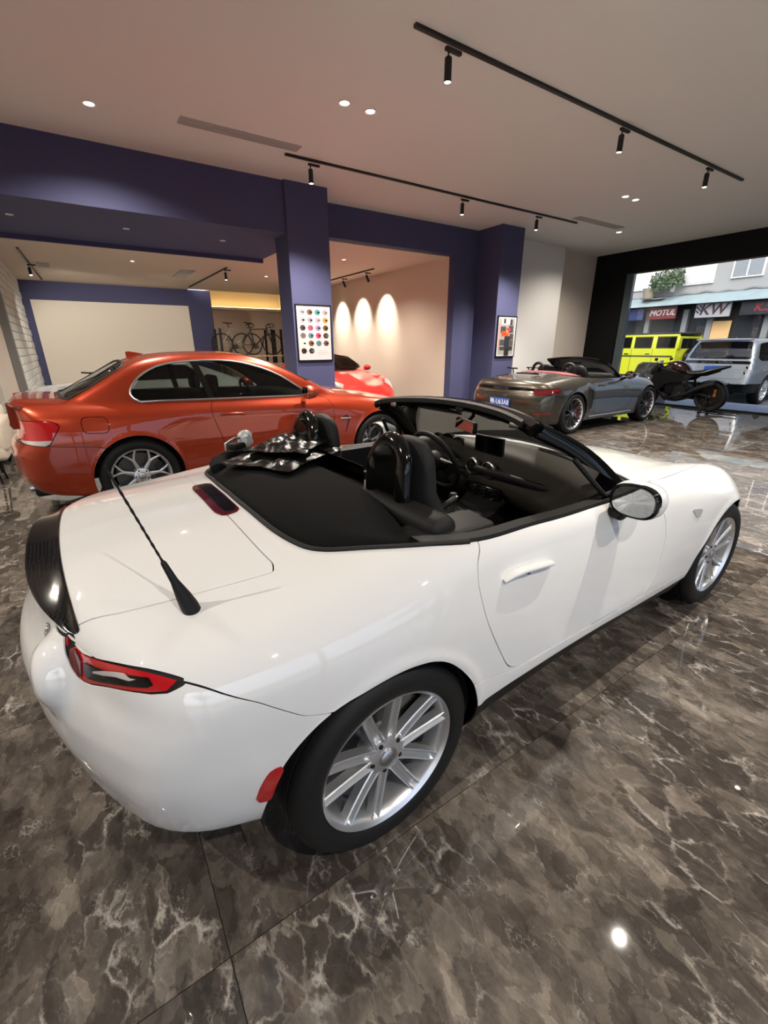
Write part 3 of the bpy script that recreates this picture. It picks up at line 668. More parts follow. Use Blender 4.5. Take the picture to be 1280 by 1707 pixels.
# ------------------------------------------------------------------ wheels (axle along y, outer face towards -y)
def make_wheel(parent, loc, side, RT, w, RR, style, rim_m, cache, lip_m=None, steer=0., cal=None):
    """side -1: right hand side of the car (outer face -y)"""
    key = (style, RT)
    if key not in cache:
        d = {}
        h = w/2; b = MB()                      # tyre
        prof = [(RR*.985,-h*.80),(RR+.004,-h*.93),(RR+.018,-h*.99),(RR+(RT-RR)*.5,-h*1.03),(RT-.022,-h*.97),(RT-.008,-h*.86),(RT-.001,-h*.74)]
        for g in (-.52,-.18,.18,.52):
            prof += [(RT,h*(g-.05)),(RT-.007,h*(g-.045)),(RT-.007,h*(g+.045)),(RT,h*(g+.05))]
        prof += [(RT-.001,h*.74),(RT-.008,h*.86),(RT-.022,h*.97),(RR+(RT-RR)*.5,h*1.03),(RR+.015,h*.98),(RR*.985,h*.8)]
        b.lathe(prof, 72, 'y'); d['tyre'] = b
        b = MB()                               # rim barrel
        f = -h*.90
        b.lathe([(RR*.985,h*.8),(RR*.93,h*.75),(RR*.90,h*.2),(RR*.905,f+.03),(RR*.935,f+.012),(RR*.965,f+.004),(RR*1.0,f-.004),(RR*1.012,f+.004),(RR*1.0,f+.012)], 72, 'y')
        bs = MB(); hubr = .075
        def spoke(a0, a1, r0, r1, w0, w1, y0, y1, t=.022, ridge=True, mid=None):
            rings = []
            for k in range(7):
                t_ = k/6; r = r0+(r1-r0)*t_; a = a0+(a1-a0)*t_; ww = w0+(w1-w0)*t_; y = y0+(y1-y0)*(t_**1.6)
                c, s_ = math.cos(a), math.sin(a); px = np.array((c, 0, s_)); tx = np.array((-s_, 0, c))
                if ridge: prof = [(-.5,t),(-.5,.003),(-.42,0),(-.28,.002),(-.16,.013),(0,.016),(.16,.013),(.28,.002),(.42,0),(.5,.003),(.5,t)]
                else: prof = [(-.5,t),(-.46,.003),(-.25,0),(.25,0),(.46,.003),(.5,t)]
                rings.append([px*r+tx*ww*u+np.array((0, y+v, 0)) for u, v in prof])
            bs.loft(rings)
        if style == 'twin':
            for i in range(5):
                a = 2*math.pi*i/5+math.pi/2+.12
                for sgn in (-1, 1):
                    spoke(a+sgn*.30, a+sgn*.25, .045, RR*.955, .036, .033, f+.022, f+.006, t=.030)
            cap_r = .030
        elif style in ('mesh', 'meshdark'):
            n = 7 if style == 'mesh' else 10
            for i in range(n):
                a = 2*math.pi*i/n+.1
                spoke(a, a, .05, RR*.60, .038, .026, f+.030, f+.020, ridge=False)
                for sgn in (-1, 1): spoke(a, a+sgn*math.pi/n*.52, RR*.57, RR*.95, .021, .018, f+.0205, f+.006, ridge=False)
            cap_r = .034
        elif style == 'multi':
            for i in range(10):
                a = 2*math.pi*i/10
                spoke(a, a+.05, .05, RR*.95, .03, .026, f+.028, f+.006, ridge=False)
            cap_r = .035
        bs.lathe([(.0,f+.018),(.045,f+.019),(hubr-.008,f+.026),(hubr,f+.04),(hubr,f+.08),(.0,f+.08)], 32, 'y')
        d['barrel'] = b; d['spokes'] = bs
        b = MB(); b.lathe([(0,f+.006),(cap_r*.8,f+.007),(cap_r,f+.012),(cap_r,f+.02)], 28, 'y'); d['hub_cap'] = b
        b = MB()
        b.lathe([(.06,-.012),(RR*.80,-.012),(RR*.80,.012),(.06,.012),(.06,-.012)], 40, 'y'); d['brake_disc'] = b
        b = MB()
        b.lathe([(.0085,f+.05),(.0085,f+.022),(.006,f+.018),(0,f+.018)], 6, 'y'); d['lug_nut'] = b
        lm = lip_m or rim_m
        rimo = d['barrel'].build('wheel', lm, None); me = {'wheel': rimo.data}; bpy.data.objects.remove(rimo)
        for k, mm in (('tyre', M['rubber']), ('spokes', rim_m), ('hub_cap', M['satin']), ('brake_disc', M['steel_disc']), ('lug_nut', M['black_plastic'])):
            o = d[k].build(k, mm, None, angle=40); me[k] = o.data; bpy.data.objects.remove(o)
        cache[key] = me
    me = cache[key]
    wo = bpy.data.objects.new('wheel', me['wheel']); COL.objects.link(wo); wo.parent = parent; wo.location = loc
    wo.rotation_euler = (0, 0, steer if side < 0 else math.pi+steer)
    for k in ('tyre', 'spokes', 'hub_cap', 'brake_disc'):
        o = bpy.data.objects.new(k, me[k]); COL.objects.link(o); o.parent = wo
    for i in range(5):
        a = 2*math.pi*i/5+.75
        o = bpy.data.objects.new('lug_nut', me['lug_nut']); COL.objects.link(o); o.parent = wo; o.location = (.052*math.cos(a), 0, .052*math.sin(a))
    if cal is not None:
        b = MB(); b.lathe([(RR*.50,-.03),(RR*.84,-.03),(RR*.84,.03),(RR*.50,.03),(RR*.50,-.03)], 10, 'y', a0=-.5, a1=.5); b.build('brake_caliper', cal, wo)
    return wo
# ------------------------------------------------------------------ white roadster
def arch_poly(xc, zc, R, rear=0., front=0., zl=.0):
    pts = []
    for a in np.linspace(-.35, math.pi+.35, 30):
        r = R+(rear if math.cos(a) < 0 else front)*abs(math.cos(a))**2.2
        pts.append((xc+r*math.cos(a), zc+R*math.sin(a) if math.sin(a) > 0 else zc+R*math.sin(a)))
    pts += [(xc-R-rear, zl), (xc+R+front, zl)]
    return np.array(pts)
M['dash_brown'] = mat('dash_brown', (.040,.036,.030), .6, spec=.3, bump=(300,.12))
def build_roadster():
    S = roadster_solid().mesh(-.45, 2.72, .56, (.86,.36,.30), 250, 126, 40)
    ca, sa = math.cos(.0291), math.sin(.0291); y0 = .84
    root = empty('roadster', (.5285-sa*y0, .76535+ca*y0, 0), .0291, 'white open-top roadster with black interior and carbon rear spoiler in the foreground', 'car')
    P = M['white_paint']; g = .0019
    XZ = lambda V: V[:,[0,2]]
    XYa = lambda V: np.c_[V[:,0], np.abs(V[:,1])]
    UZ = lambda V: np.c_[.53*V[:,0]+.85*np.abs(V[:,1]), V[:,2]]
    neg = lambda f, o=g: (lambda V: -f(V)-o)
    pos = lambda f, o=g: (lambda V: f(V)-o)
    lim = lambda k, a, s: (lambda V: s*(V[:,k]-a))
    arR = crom([(-.34,.15),(-.372,.30),(-.352,.43),(-.302,.537),(-.19,.619),(-.04,.645),(.09,.634),(.19,.585),(.285,.475),(.325,.38),(.333,.30),(.31,.15)], 6)
    arF = crom([(1.86,.12),(1.900,.30),(1.955,.42),(2.08,.556),(2.20,.623),(2.33,.647),(2.46,.615),(2.56,.53),(2.62,.42),(2.64,.3),(2.62,.12)], 6)
    arcs = [lambda V: -sdp(XZ(V), arR), lambda V: -sdp(XZ(V), arF)]
    door = np.r_[crom([(.40,.93),(.385,.868),(.345,.825),(.332,.756),(.362,.638),(.443,.479),(.485,.419),(.53,.396)], 6), crom([(.56,.391),(.9,.380),(1.34,.366)], 4),
                 crom([(1.37,.366),(1.415,.375),(1.499,.438),(1.548,.56),(1.556,.659),(1.525,.749),(1.482,.81),(1.43,.87),(1.41,.93)], 6)]
    fdoor = lambda V: sdp(XZ(V), door)
    tr_h = [(-.200,0),(-.203,.2),(-.197,.42),(-.186,.54)]
    tr_s = [(-.200,.578),(-.288,.568),(-.429,.549),(-.557,.525),(-.639,.493),(-.70,.462),(-.85,.42)]
    half = np.r_[crom(tr_h, 5), crom(tr_s, 5)]
    trunk = half                                   # folded: |y|
    trunk = np.r_[trunk, [(-.85,0)]]
    trunk2 = np.r_[trunk[:-1], (trunk[:-1]*[1,-1])[::-1]]
    ftr = lambda V: np.minimum(sdp(V[:,:2], trunk2), (V[:,2]-.812))
    op = [(-.140,0),(-.139,.15),(-.127,.36),(-.100,.48),(-.055,.556),(.05,.622),(.203,.705),(.39,.7555),(.7,.7535),(1.0,.7535),(1.25,.757),(1.37,.752),(1.47,.70),(1.56,.55),(1.62,.3),(1.64,0)]
    opn = crom(op, 6); opn2 = np.r_[opn, (opn*[1,-1])[::-1][1:-1]]
    fop = lambda V: np.where(V[:,2] > .7, sdp(V[:,:2], opn2), -.3)
    hood = crom([(1.64,0),(1.62,.3),(1.56,.55),(1.485,.70),(1.607,.709),(1.734,.712),(2.0,.692),(2.294,.655),(2.6,.585),(2.85,.47),(2.95,.25),(2.97,0)], 6)
    hood2 = np.r_[hood, (hood*[1,-1])[::-1][1:-1]]
    fhood = lambda V: np.minimum(sdp(V[:,:2], hood2), V[:,2]-.45)
    lamp = crom([(.035,.812),(.068,.807),(.104,.794),(.141,.796),(.247,.811),(.33,.811),(.4,.794),(.394,.786),(.367,.776),(.306,.77),(.226,.754),(.125,.727),(.096,.740),(.069,.774),(.045,.802)], 5, True)
    flam = lambda V: np.where(V[:,0] < -.2, sdp(UZ(V), lamp), -.3)
    seam = [(-.95,.825),(-.74,.816),(-.67,.808),(-.56,.792),(-.475,.794),(-.436,.773),(-.353,.720),(-.258,.640),(-.204,.620),(0,.60)]
    fbelow = lambda V: np.where(V[:,0] < .15, -sdl(XZ(V), seam), -.3)
    sillln = [(.0,.50),(.31,.446),(.49,.396),(.56,.3865),(.9,.3755),(1.37,.3615),(1.6,.352),(2.1,.33)]
    fsill = lambda V: -sdl(XZ(V), sillln)
    skirt = [(-.2,.335),(.5,.338),(1.1,.332),(1.7,.30),(2.4,.29)]
    fskirt = lambda V: -sdl(XZ(V), skirt)
    mid = lambda V: np.minimum(V[:,0]+.0, 2.31-V[:,0])
    fbl = [(1.9,.50),(2.3,.55),(2.60,.585),(2.8,.60),(3.3,.57)]
    ffb = lambda V: np.where(V[:,0] > 2.2, -sdl(XZ(V), fbl), -.3)
    # inner shell seen through the shut lines
    panel(S, 'inner_shell', M['dark_under'], root, arcs+[neg(fop, -.004), lim(2,.27,1)], off=-.0075, rim=0)
    for sg, sd in ((-1, lambda V: -V[:,1]), (1, lambda V: V[:,1])):
        dr = panel(S, 'door', P, root, [lambda V: sd(V)-.3, pos(fdoor), neg(fop)])
        panel(S, 'quarter_panel', P, root, [sd, lambda V: 1.0-V[:,0], neg(fdoor), neg(fbelow), neg(ftr), neg(fop), neg(flam), lambda V: np.maximum(-fsill(V)-g, -V[:,0]-.0)]+arcs)
        panel(S, 'sill', P, root, [lambda V: sd(V)-.3, lambda V: mid(V), pos(fsill), neg(fskirt, .001)]+arcs)
        panel(S, 'side_skirt', M['black_plastic'], root, [lambda V: sd(V)-.3, mid, pos(fskirt, .001)]+arcs, off=-.004)
        panel(S, 'front_fender', P, root, [sd, lambda V: V[:,0]-1.2, neg(fdoor), neg(fop), neg(fhood, .0035), neg(ffb), lambda V: np.maximum(-fsill(V)-g, V[:,0]-2.31)]+arcs)
        lo = panel(S, 'tail_lamp', M['red_lens'], root, [sd, pos(flam, .003)], off=-.001); lo['label'] = 'red wedge-shaped tail lamp'
        lbk = crom([(.124,.775),(.154,.780),(.30,.801),(.353,.797),(.350,.788),(.256,.774),(.139,.744),(.128,.760)], 5, True)
        panel(S, 'black_bezel', M['black_gloss'], lo, [sd, lambda V: np.where(V[:,0] < -.2, sdp(UZ(V), lbk), -.3)], off=.0025, rim=.003)
        lcl = crom([(.15,.774),(.196,.787),(.276,.802),(.328,.7985),(.318,.795),(.228,.783),(.155,.767)], 5, True)
        panel(S, 'reversing_lens', M['clear_lens'], lo, [sd, lambda V: np.where(V[:,0] < -.2, sdp(UZ(V), lcl), -.3)], off=.0045, rim=.003)
        rim = crom(lamp[::3], 4, True)
        lrd = crom([(.052,.803),(.071,.800),(.1,.788),(.118,.769),(.123,.744),(.113,.733),(.098,.746),(.076,.772)], 5, True)
        panel(S, 'round_lens', M['dark_red_lens'], lo, [sd, lambda V: np.where(V[:,0] < -.2, sdp(UZ(V), lrd), -.3)], off=.003, rim=.003)
        rf = rpoly([(-.309,.525),(-.350,.517),(-.372,.478),(-.386,.430),(-.376,.412),(-.352,.408),(-.336,.463)], .008)
        o = panel(S, 'side_reflector', M['red_lens'], root, [sd, lambda V: sdp(XZ(V), rf)], off=.002, rim=.006); o['label'] = 'red side reflector'
        # belt trim along the door top
        ln = opn[(opn[:,0] > .20) & (opn[:,0] < 1.36)]; q = S.sz(ln[:,0], ln[:,1]*sg); b = MB()
        rings = [[p+np.array((0,0,.002)), p+np.array((0,-sg*.004,.010)), p+np.array((0,-sg*.045,.013)), p+np.array((0,-sg*.055,.004)), p+np.array((0,-sg*.05,-.06)), p+np.array((0,-sg*.002,-.02))] for p in q]
        b.loft(rings); b.build('belt_trim', M['black_plastic'], root)
        # door handle
        hc = S.sy([.445,.47,.52,.58,.64,.69,.708], [.748,.760,.760,.752,.744,.735,.727], sg)
        b = MB(); n = S.grad(hc); b.tube(hc+n*.016*np.array([.2,.8,1,1,1,.8,.2])[:,None], [.010,.017,.018,.0175,.017,.016,.009], 12, flat=(1,.62)); hd = b.build('door_handle', P, dr, angle=60)
        b = MB(); q = S.sy([.545], [.748], sg)[0]; nn = S.grad(q[None])[0]
        b.lathe([(0,.0),(.006,0),(.006,-.01)], 14, 'z', Matrix(basis(Vector(q+nn*.0275), Vector((1,0,0)), Vector(nn).cross(Vector((1,0,0))), Vector(nn)))); b.build('key_cylinder', M['black_plastic'], hd)
        cup = crom([(.50,.725),(.55,.705),(.60,.715),(.62,.745),(.60,.775),(.54,.785),(.505,.765)], 5, True)
        # side repeater in the fender
        vt = rpoly([(1.79,.699),(1.905,.682),(1.872,.640),(1.84,.652)], .012)
        panel(S, 'side_repeater', M['clear_lens'], root, [sd, lambda V: sdp(XZ(V), vt)], off=.003, rim=.004)
        # door mirror
        mc = np.array((1.155, sg*.868, .890)); b = MB(); rings = []
        for t, ry, rz, dx in ((-.055,.078,.056,0),(-.04,.090,.066,0),(.0,.092,.068,0),(.05,.080,.058,0),(.09,.055,.040,0),(.112,.022,.018,0)):
            rings.append([mc+np.array((t, (ry*np.sign(math.cos(a))*abs(math.cos(a))**.8), rz*np.sign(math.sin(a))*abs(math.sin(a))**.8))+np.array((0,0,.02*math.cos(a)*sg*-.3)) for a in np.linspace(0, 2*math.pi, 24, endpoint=False)])
        b.loft(rings); mo = b.build('door_mirror', P, root, angle=50)
        b = MB(); rr = [[mc+np.array((-.056-.006*k, .088*s_*math.copysign(abs(math.cos(a))**.75, math.cos(a)), .064*s_*math.copysign(abs(math.sin(a))**.75, math.sin(a)))) for a in np.linspace(0, 2*math.pi, 28, endpoint=False)] for k, s_ in ((-4,1.02),(0,1.02),(1,.95),(.2,.86))]
        b.loft(rr, cap=False); b.build('mirror_surround', M['black_gloss'], mo)
        b = MB(); b.loft([[mc+np.array((-.0585, .080*math.copysign(abs(math.cos(a))**.75, math.cos(a))*s_, .057*math.copysign(abs(math.sin(a))**.75, math.sin(a))*s_)) for a in np.linspace(0, 2*math.pi, 28, endpoint=False)] for s_ in (1, .02)]); b.build('mirror_glass', M['mirror'], mo)
        b = MB(); b.tube([mc+(-.02,-sg*.03,-.05), mc+(-.02,-sg*.05,-.075), mc+(-.01,-sg*.10,-.075), mc+(0,-sg*.13,-.06)], [.03,.034,.032,.03], 12, flat=(1,.7)); b.build('mirror_foot', M['black_plastic'], mo)
    panel(S, 'rear_bumper', P, root, [lambda V: .02-V[:,0], pos(fbelow), neg(flam), lambda V: V[:,2]-.20]+arcs)
    panel(S, 'trunk_lid', P, root, [pos(ftr)])
    panel(S, 'hood', P, root, [pos(fhood, .0035)])
    panel(S, 'front_bumper', P, root, [pos(ffb)]+arcs)
    # rear spoiler of carbon fibre on the boot edge
    b = MB(); rings = []
    Ysp = np.linspace(-.505, .505, 41); Zsp = S.sz(-.640-.024*(1-(Ysp/.505)**2), Ysp)
    for y, pz in zip(Ysp, Zsp):
        t = abs(y)/.505; h = .012*(1-t**3.5)**.8+.001; wd = .070*(1-t**4)+.012
        xi = -.640-.024*(1-t*t)
        pi_ = pz+np.array((0,0,.0025))
        tip = np.array((xi-wd, y, pi_[2]-.018+h*1.0-.006*t)); und = tip+np.array((.010,0,-.014)); foot = np.array((xi-wd*.5, y, pi_[2]-.035-.02*(1-t)))
        midp = np.array((xi-wd*.45, y, pi_[2]-.012+h*.32))
        rings.append([pi_, pi_+np.array((-.006,0,.003)), midp, tip+np.array((.006,0,.001)), tip, und, foot, pi_+np.array((-.005,0,-.02))])
    b.loft(rings); b.build('rear_spoiler', M['carbon'], root, angle=40)
    # third brake light
    bl = rpoly([(-.155,.19),(-.155,-.19),(-.216,-.205),(-.232,-.16),(-.232,.16),(-.216,.205)], .02)
    o = panel(S, 'high_brake_light', M['dark_red_lens'], root, [lambda V: sdp(V[:,:2], bl), lambda V: V[:,2]-.7], off=.004, rim=.012); o['label'] = 'dark red high-level brake light'
    bl2 = rpoly([(-.162,.175),(-.162,-.175),(-.205,-.185),(-.208,.185)], .015)
    panel(S, 'smoked_cover', M['black_gloss'], o, [lambda V: sdp(V[:,:2], bl2), lambda V: V[:,2]-.7], off=.007, rim=.006)
    # script badge at the tail
    for yy in (-.345, -.362, -.379):
        q = S.sx([yy], [.779], -.3)[0]; b = MB(); b.box(q+np.array((-.002,0,0)), (.006,.014,.022), r=.002); b.build('tail_badge', M['satin'], root)
    # aerial
    q = S.sz([-.416], [-.602])[0]; b = MB()
    d = np.array((-.095, .03, .33)); d = d/np.linalg.norm(d)
    b.tube([q-d*.01, q+d*.012, q+d*.04, q+d*.085, q+d*.135, q+d*.14], [.020,.0205,.017,.009,.0065,.004], 16); ao = b.build('aerial_base', M['black_plastic'], root, angle=60)
    b = MB(); k = np.linspace(0, 1, 40); pts = q+d*(.135+.24*k[:,None]); b.tube(pts, .0028+.0006*np.sin(k*70), 8); b.build('aerial_mast', M['black_plastic'], ao, angle=60)
    # wheels
    cache = {}
    for x, st in ((0,0),(2.31,-.02)):
        for sg in (-1, 1):
            make_wheel(root, (x, sg*(.748), .308), sg, .308, .205, .2265, 'twin', M['alloy'], cache, steer=st, cal=M['alloy_dark'])
    for x, ar in ((0,arR),(2.31,arF)):
        for sg in (-1, 1):
            b = MB(); rings = [[(p[0], sg*yy, p[1]) for p in ar if p[1] > .26] for yy in (.815,.50)]
            b.loft(rings, cap=False, closed=False); L_ = [(p[0], sg*.50, p[1]) for p in ar if p[1] > .26]; b.add(L_, [tuple(range(len(L_)))]); b.build('wheel_arch_liner', M['dark_under'], root)
    # ---- soft top cover, folded behind the seats
    ed = opn[(opn[:,0] < .36)]
    rim3 = np.r_[S.sz(ed[::-1,0], -ed[::-1,1]), S.sz(ed[1:,0], ed[1:,1])]
    b = MB(); b.tube(rim3+np.array((.004,0,.001)), .0085, 10); b.build('tonneau_seal', M['rubber'], root)
    b = MB(); N = 40; K = 16; V = []; Fq = []
    ys = np.linspace(-.675, .675, N)
    XX = []; YY = []; DD = []
    for j, y in enumerate(ys):
        yy = abs(y); xr = opn[np.argmax(opn[:,1] >= yy), 0]; xf = max(.30-.10*(yy/.675)**2.2, xr+.02)
        for k in range(K):
            t = k/(K-1); XX.append(xr+.004+(xf-xr)*t); YY.append(y)
            DD.append(.002+.036*math.sin(min(1, t*3.2)*math.pi/2)*(1-(yy/.68)**6)-.020*t*t-(.03 if k == K-1 else 0))
    V = S.sz(XX, YY)+np.c_[np.zeros(len(DD)), np.zeros(len(DD)), DD]
    for j in range(N-1):
        for k in range(K-1): a = j*K+k; Fq.append((a, a+1, a+K+1, a+K))
    b.add(V, Fq); so = b.build('folded_soft_top', M['fabric_black'], root, angle=None, fix=False)
    sm = so.modifiers.new('thick', 'SOLIDIFY'); sm.thickness = .02; sm.offset = -1
    b = MB(); b.tube(crom([(-.085,.30,.945),(-.06,.42,.945),(.0,.53,.940),(.09,.60,.935),(.19,.63,.93)], 6), [.012]+[.034]*23+[.012], 14, flat=(1,.75)); b.build('soft_top_roll', M['fabric_black'], so)
    # ---- cabin tub
    b = MB(); inner = np.array([(x, y) for x, y in opn2 if True]); cen = np.array((.75, 0))
    top3 = []
    T = S.sz(inner[::2,0], inner[::2,1])*[1,.985,1]-[0,0,.008]; mid_ = np.c_[cen[0]+(T[:,0]-cen[0])*.96, T[:,1]*.90, np.full(len(T), .62)]; bot = np.c_[cen[0]+(T[:,0]-cen[0])*.92, T[:,1]*.84, np.full(len(T), .24)]
    b.loft([list(map(tuple, r)) for r in (T, mid_, bot)], cap=False); n0 = len(b.V); b.add([tuple(v) for v in bot], [tuple(range(len(bot)))]); b.build('cabin_tub', M['black_plastic'], root, angle=50)
    # rear bulkhead deck between seats and soft top, with centre box
    b = MB(); b.box((.34,0,.80), (.12,1.34,.26), r=.04); b.build('bulkhead', M['leather_black'], root)
    [MB().box((.37,q*.62,.865), (.34,.16,.05), r=.02).build('shoulder_trim', M['black_plastic'], root) for q in (-1,1)]
    for sg in (-1, 1):
        cy = .345*sg
        # hoop cover: glossy arch
        b = MB(); arc = []
        for a in np.linspace(0, math.pi, 17): arc.append((.345+.02*math.sin(a), cy+.086*math.cos(a), 1.02+.098*math.sin(a)))
        arc = [(.335, cy+.100, .80), (.338, cy+.094, .90)]+arc+[(.338, cy-.094, .90), (.335, cy-.100, .80)]
        b.tube(crom(arc, 2), .038, 14, flat=(1,.75), up=(1,0,0)); ho = b.build('roll_hoop', M['black_gloss'], root, angle=60)
        b = MB(); pl = [(cy+.088*math.cos(a), 1.015+.098*math.sin(a)) for a in np.linspace(0, math.pi, 17)]+[(cy-.10,.80),(cy+.10,.80)]
        b.prism(pl, .325, .350, 'x'); b.build('hoop_panel', M['black_gloss'], ho)
        # seat
        st = empty('seat', (0,0,0)); st.parent = root
        rings = []
        for z, x, hw, th in ((.40,.56,.235,.06),(.50,.535,.245,.065),(.62,.505,.25,.065),(.72,.482,.225,.062),(.80,.465,.175,.058),(.86,.455,.145,.052),(.94,.448,.132,.046),(1.03,.445,.126,.044),(1.08,.443,.118,.040),(1.115,.44,.085,.034),(1.13,.44,.04,.02)):
            rings.append([(x+th*math.copysign(abs(math.sin(a))**.7, math.sin(a))+(.035*abs(math.cos(a))**3 if z < .9 else 0), cy+hw*math.copysign(abs(math.cos(a))**.8, math.cos(a)), z) for a in np.linspace(0, 2*math.pi, 28, endpoint=False)])
        b = MB(); b.loft(rings); b.build('backrest', M['leather_grey'], st, angle=60)
        rings = []
        for x, zt, hw in ((.52,.44,.22),(.60,.46,.245),(.75,.465,.25),(.90,.475,.245),(1.0,.47,.22),(1.03,.43,.2)):
            rings.append([(x, cy+hw*math.copysign(abs(math.cos(a))**.6, math.cos(a)), zt-.08+.08*math.copysign(abs(math.sin(a))**.6, math.sin(a))+(.03*abs(math.cos(a))**6 if math.sin(a) > 0 else 0)) for a in np.linspace(0, 2*math.pi, 24, endpoint=False)])
        b = MB(); b.loft(rings); b.build('seat_cushion', M['leather_grey'], st, angle=60)
    # dashboard
    b = MB(); rings = []
    for y in np.linspace(-.70, .70, 29):
        t = abs(y)/.7; xb = 1.50-.17*t*t; zt = .905-.035*t*t
        hump = .035*math.exp(-((y-.33)/.17)**2)
        rings.append([(xb, y, zt), (xb-.10, y, zt+.012+hump*.5), (xb-.19, y, zt+.0+hump), (xb-.215, y, zt-.03+hump*.8), (xb-.20, y, zt-.10), (xb-.235, y, zt-.155), (xb-.225, y, zt-.21), (xb-.14, y, zt-.30), (xb-.02, y, zt-.36), (xb, y, zt-.2)])
    b.loft(rings); b.build('dashboard', M['dash_brown'], root, angle=55)
    b = MB(); b.box((1.295,.02,.925), (.018,.205,.105), Matrix.Identity(4), r=.006); sc = b.build('centre_screen', M['black_plastic'], root)
    b = MB(); b.box((1.2855,.02,.927), (.002,.185,.085)); b.build('screen_glass', M['black_gloss'], sc)
    b = MB(); b.tube(crom([(1.265,-.66,.775),(1.245,-.3,.79),(1.24,0,.795),(1.25,.1,.79)], 6), .016, 10, flat=(1,1.3)); b.build('dash_strip', M['leather_black'], root)
    for y in (-.57, -.02, .10):
        b = MB(); b.lathe([(.048,-.01),(.048,.012),(.042,.016),(.038,.010),(.038,-.01)], 24, 'x', tr(1.262+(.03 if abs(y) > .5 else 0)*-1, y, .80) @ rot('Z', math.pi)); vo = b.build('air_vent', M['satin'], root)
        for k in (-.016, 0, .016):
            b = MB(); b.box((1.26-(.03 if abs(y) > .5 else 0), y, .80+k), (.008,.07,.003)); b.build('vent_slat', M['black_plastic'], vo)
    for y in (.075, .005, -.065):
        b = MB(); b.lathe([(0,.022),(.020,.022),(.024,.016),(.024,-.02)], 20, 'x', tr(1.245, y, .672) @ rot('Z', math.pi)); kn = b.build('climate_knob', M['black_gloss'], root)
        b = MB(); b.lathe([(.024,.010),(.028,.010),(.028,.002),(.024,.002)], 24, 'x', tr(1.245, y, .672) @ rot('Z', math.pi)); b.build('knob_ring', M['chrome'], kn)
    b = MB(); b.box((1.262,.005,.672), (.03,.25,.075), r=.01); b.build('climate_panel', M['black_gloss'], root)
    # gauges
    for y, r in ((.245,.045),(.335,.055),(.425,.045)):
        b = MB(); b.lathe([(r-.006,-.02),(r,.0),(r,.012),(r-.005,.012),(r-.006,0),(0,-.004)], 26, 'x', tr(1.285, y, .895) @ rot('Z', math.pi)); b.build('gauge', M['black_gloss'], root)
    # steering wheel
    swM = tr(1.17,.325,.80) @ rot('Y', -.42)
    b = MB(); n = 48; pts = [(0, .183*math.cos(a), .183*math.sin(a)) for a in np.linspace(0, 2*math.pi, n, endpoint=False)]
    b.tube(pts, .0155, 12, closed=True, M=swM); sw = b.build('steering_wheel', M['leather_black'], root, angle=60)
    b = MB(); b.lathe([(0,-.032),(.05,-.032),(.064,-.02),(.066,.0),(.05,.03),(0,.04)], 28, 'x', swM); b.build('wheel_boss', M['leather_black'], sw)
    for s_ in (-1, 1): MB().loft([[(-.01, s_*.055, .028),(.008, s_*.055, .028),(.008, s_*.055, -.03),(-.01, s_*.055, -.03)], [(-.006, s_*.12, .020),(.006, s_*.12, .020),(.006, s_*.12, -.008),(-.006, s_*.12, -.008)], [(-.004, s_*.176, .016),(.004, s_*.176, .016),(.004, s_*.176, 0),(-.004, s_*.176, 0)]], M=swM).build('wheel_spoke', M['black_plastic'], sw)
    b = MB()
    for s_ in (-1, 1):
        b.loft([[(-.014, s_*.012+.01, -.05),(-.002, s_*.012+.01, -.05),(-.002, s_*.012-.01, -.05),(-.014, s_*.012-.01, -.05)], [(-.006, s_*.034+.008, -.172),(.002, s_*.034+.008, -.172),(.002, s_*.034-.008, -.172),(-.006, s_*.034-.008, -.172)]], M=swM)
        b.loft([[(-.014, s_*.07, .018),(-.011, s_*.07, .018),(-.011, s_*.07, .008),(-.014, s_*.07, .008)], [(-.012, s_*.125, .012),(-.009, s_*.125, .012),(-.009, s_*.125, .004),(-.012, s_*.125, .004)]], M=swM)
    b.build('spoke_trim', M['chrome'], sw)
    # boss emblem: winged oval ring
    b = MB(); b.tube([(-.034, .021*math.cos(a), .016*math.sin(a)) for a in np.linspace(0, 2*math.pi, 26, endpoint=False)], .0016, 6, closed=True, M=swM)
    b.tube(crom([(-.034,-.019,.006),(-.034,-.008,.003),(-.034,0,-.005),(-.034,.008,.003),(-.034,.019,.006)], 5), .0016, 6, M=swM); b.build('emblem', M['chrome'], sw)
    b = MB(); b.tube([(1.19,.325,.79),(1.40,.325,.70)], .04, 14); b.build('steering_column', M['black_plastic'], root)
    [MB().tube([(1.21,a_,.80),(1.20,c_,.825)], [.008,.011], 8).build('column_stalk', M['black_plastic'], root) for a_, c_ in ((.26,.16),(.39,.49))]
    # centre console, levers
    b = MB(); b.loft([[(x, -w_, .30),(x, -w_, z_-.02),(x, -w_+.02, z_),(x, w_-.02, z_),(x, w_, z_-.02),(x, w_, .30)] for x, w_, z_ in ((.40,.10,.66),(.55,.11,.62),(.75,.11,.58),(1.0,.115,.57),(1.18,.13,.60),(1.28,.14,.66))]); co = b.build('centre_console', M['leather_black'], root, angle=40)
    b = MB(); b.tube([(1.02,.015,.57),(1.03,.015,.63),(1.035,.015,.66)], [.03,.010,.009], 12); go = b.build('gear_lever', M['leather_black'], root)
    b = MB(); b.lathe([(0,.03),(.018,.026),(.024,.01),(.020,-.01),(.010,-.02)], 18, 'z', tr(1.035,.015,.675)); b.build('shift_knob', M['leather_black'], go)
    b = MB(); b.tube([(.74,-.055,.60),(.82,-.055,.645),(.98,-.055,.70)], [.016,.015,.017], 12); ho = b.build('handbrake', M['leather_black'], root)
    b = MB(); b.lathe([(0,.012),(.008,.01),(.009,-.01)], 12, 'z', tr(.985,-.055,.703) @ rot('Y', 1.2)); b.build('release_button', M['chrome'], ho)
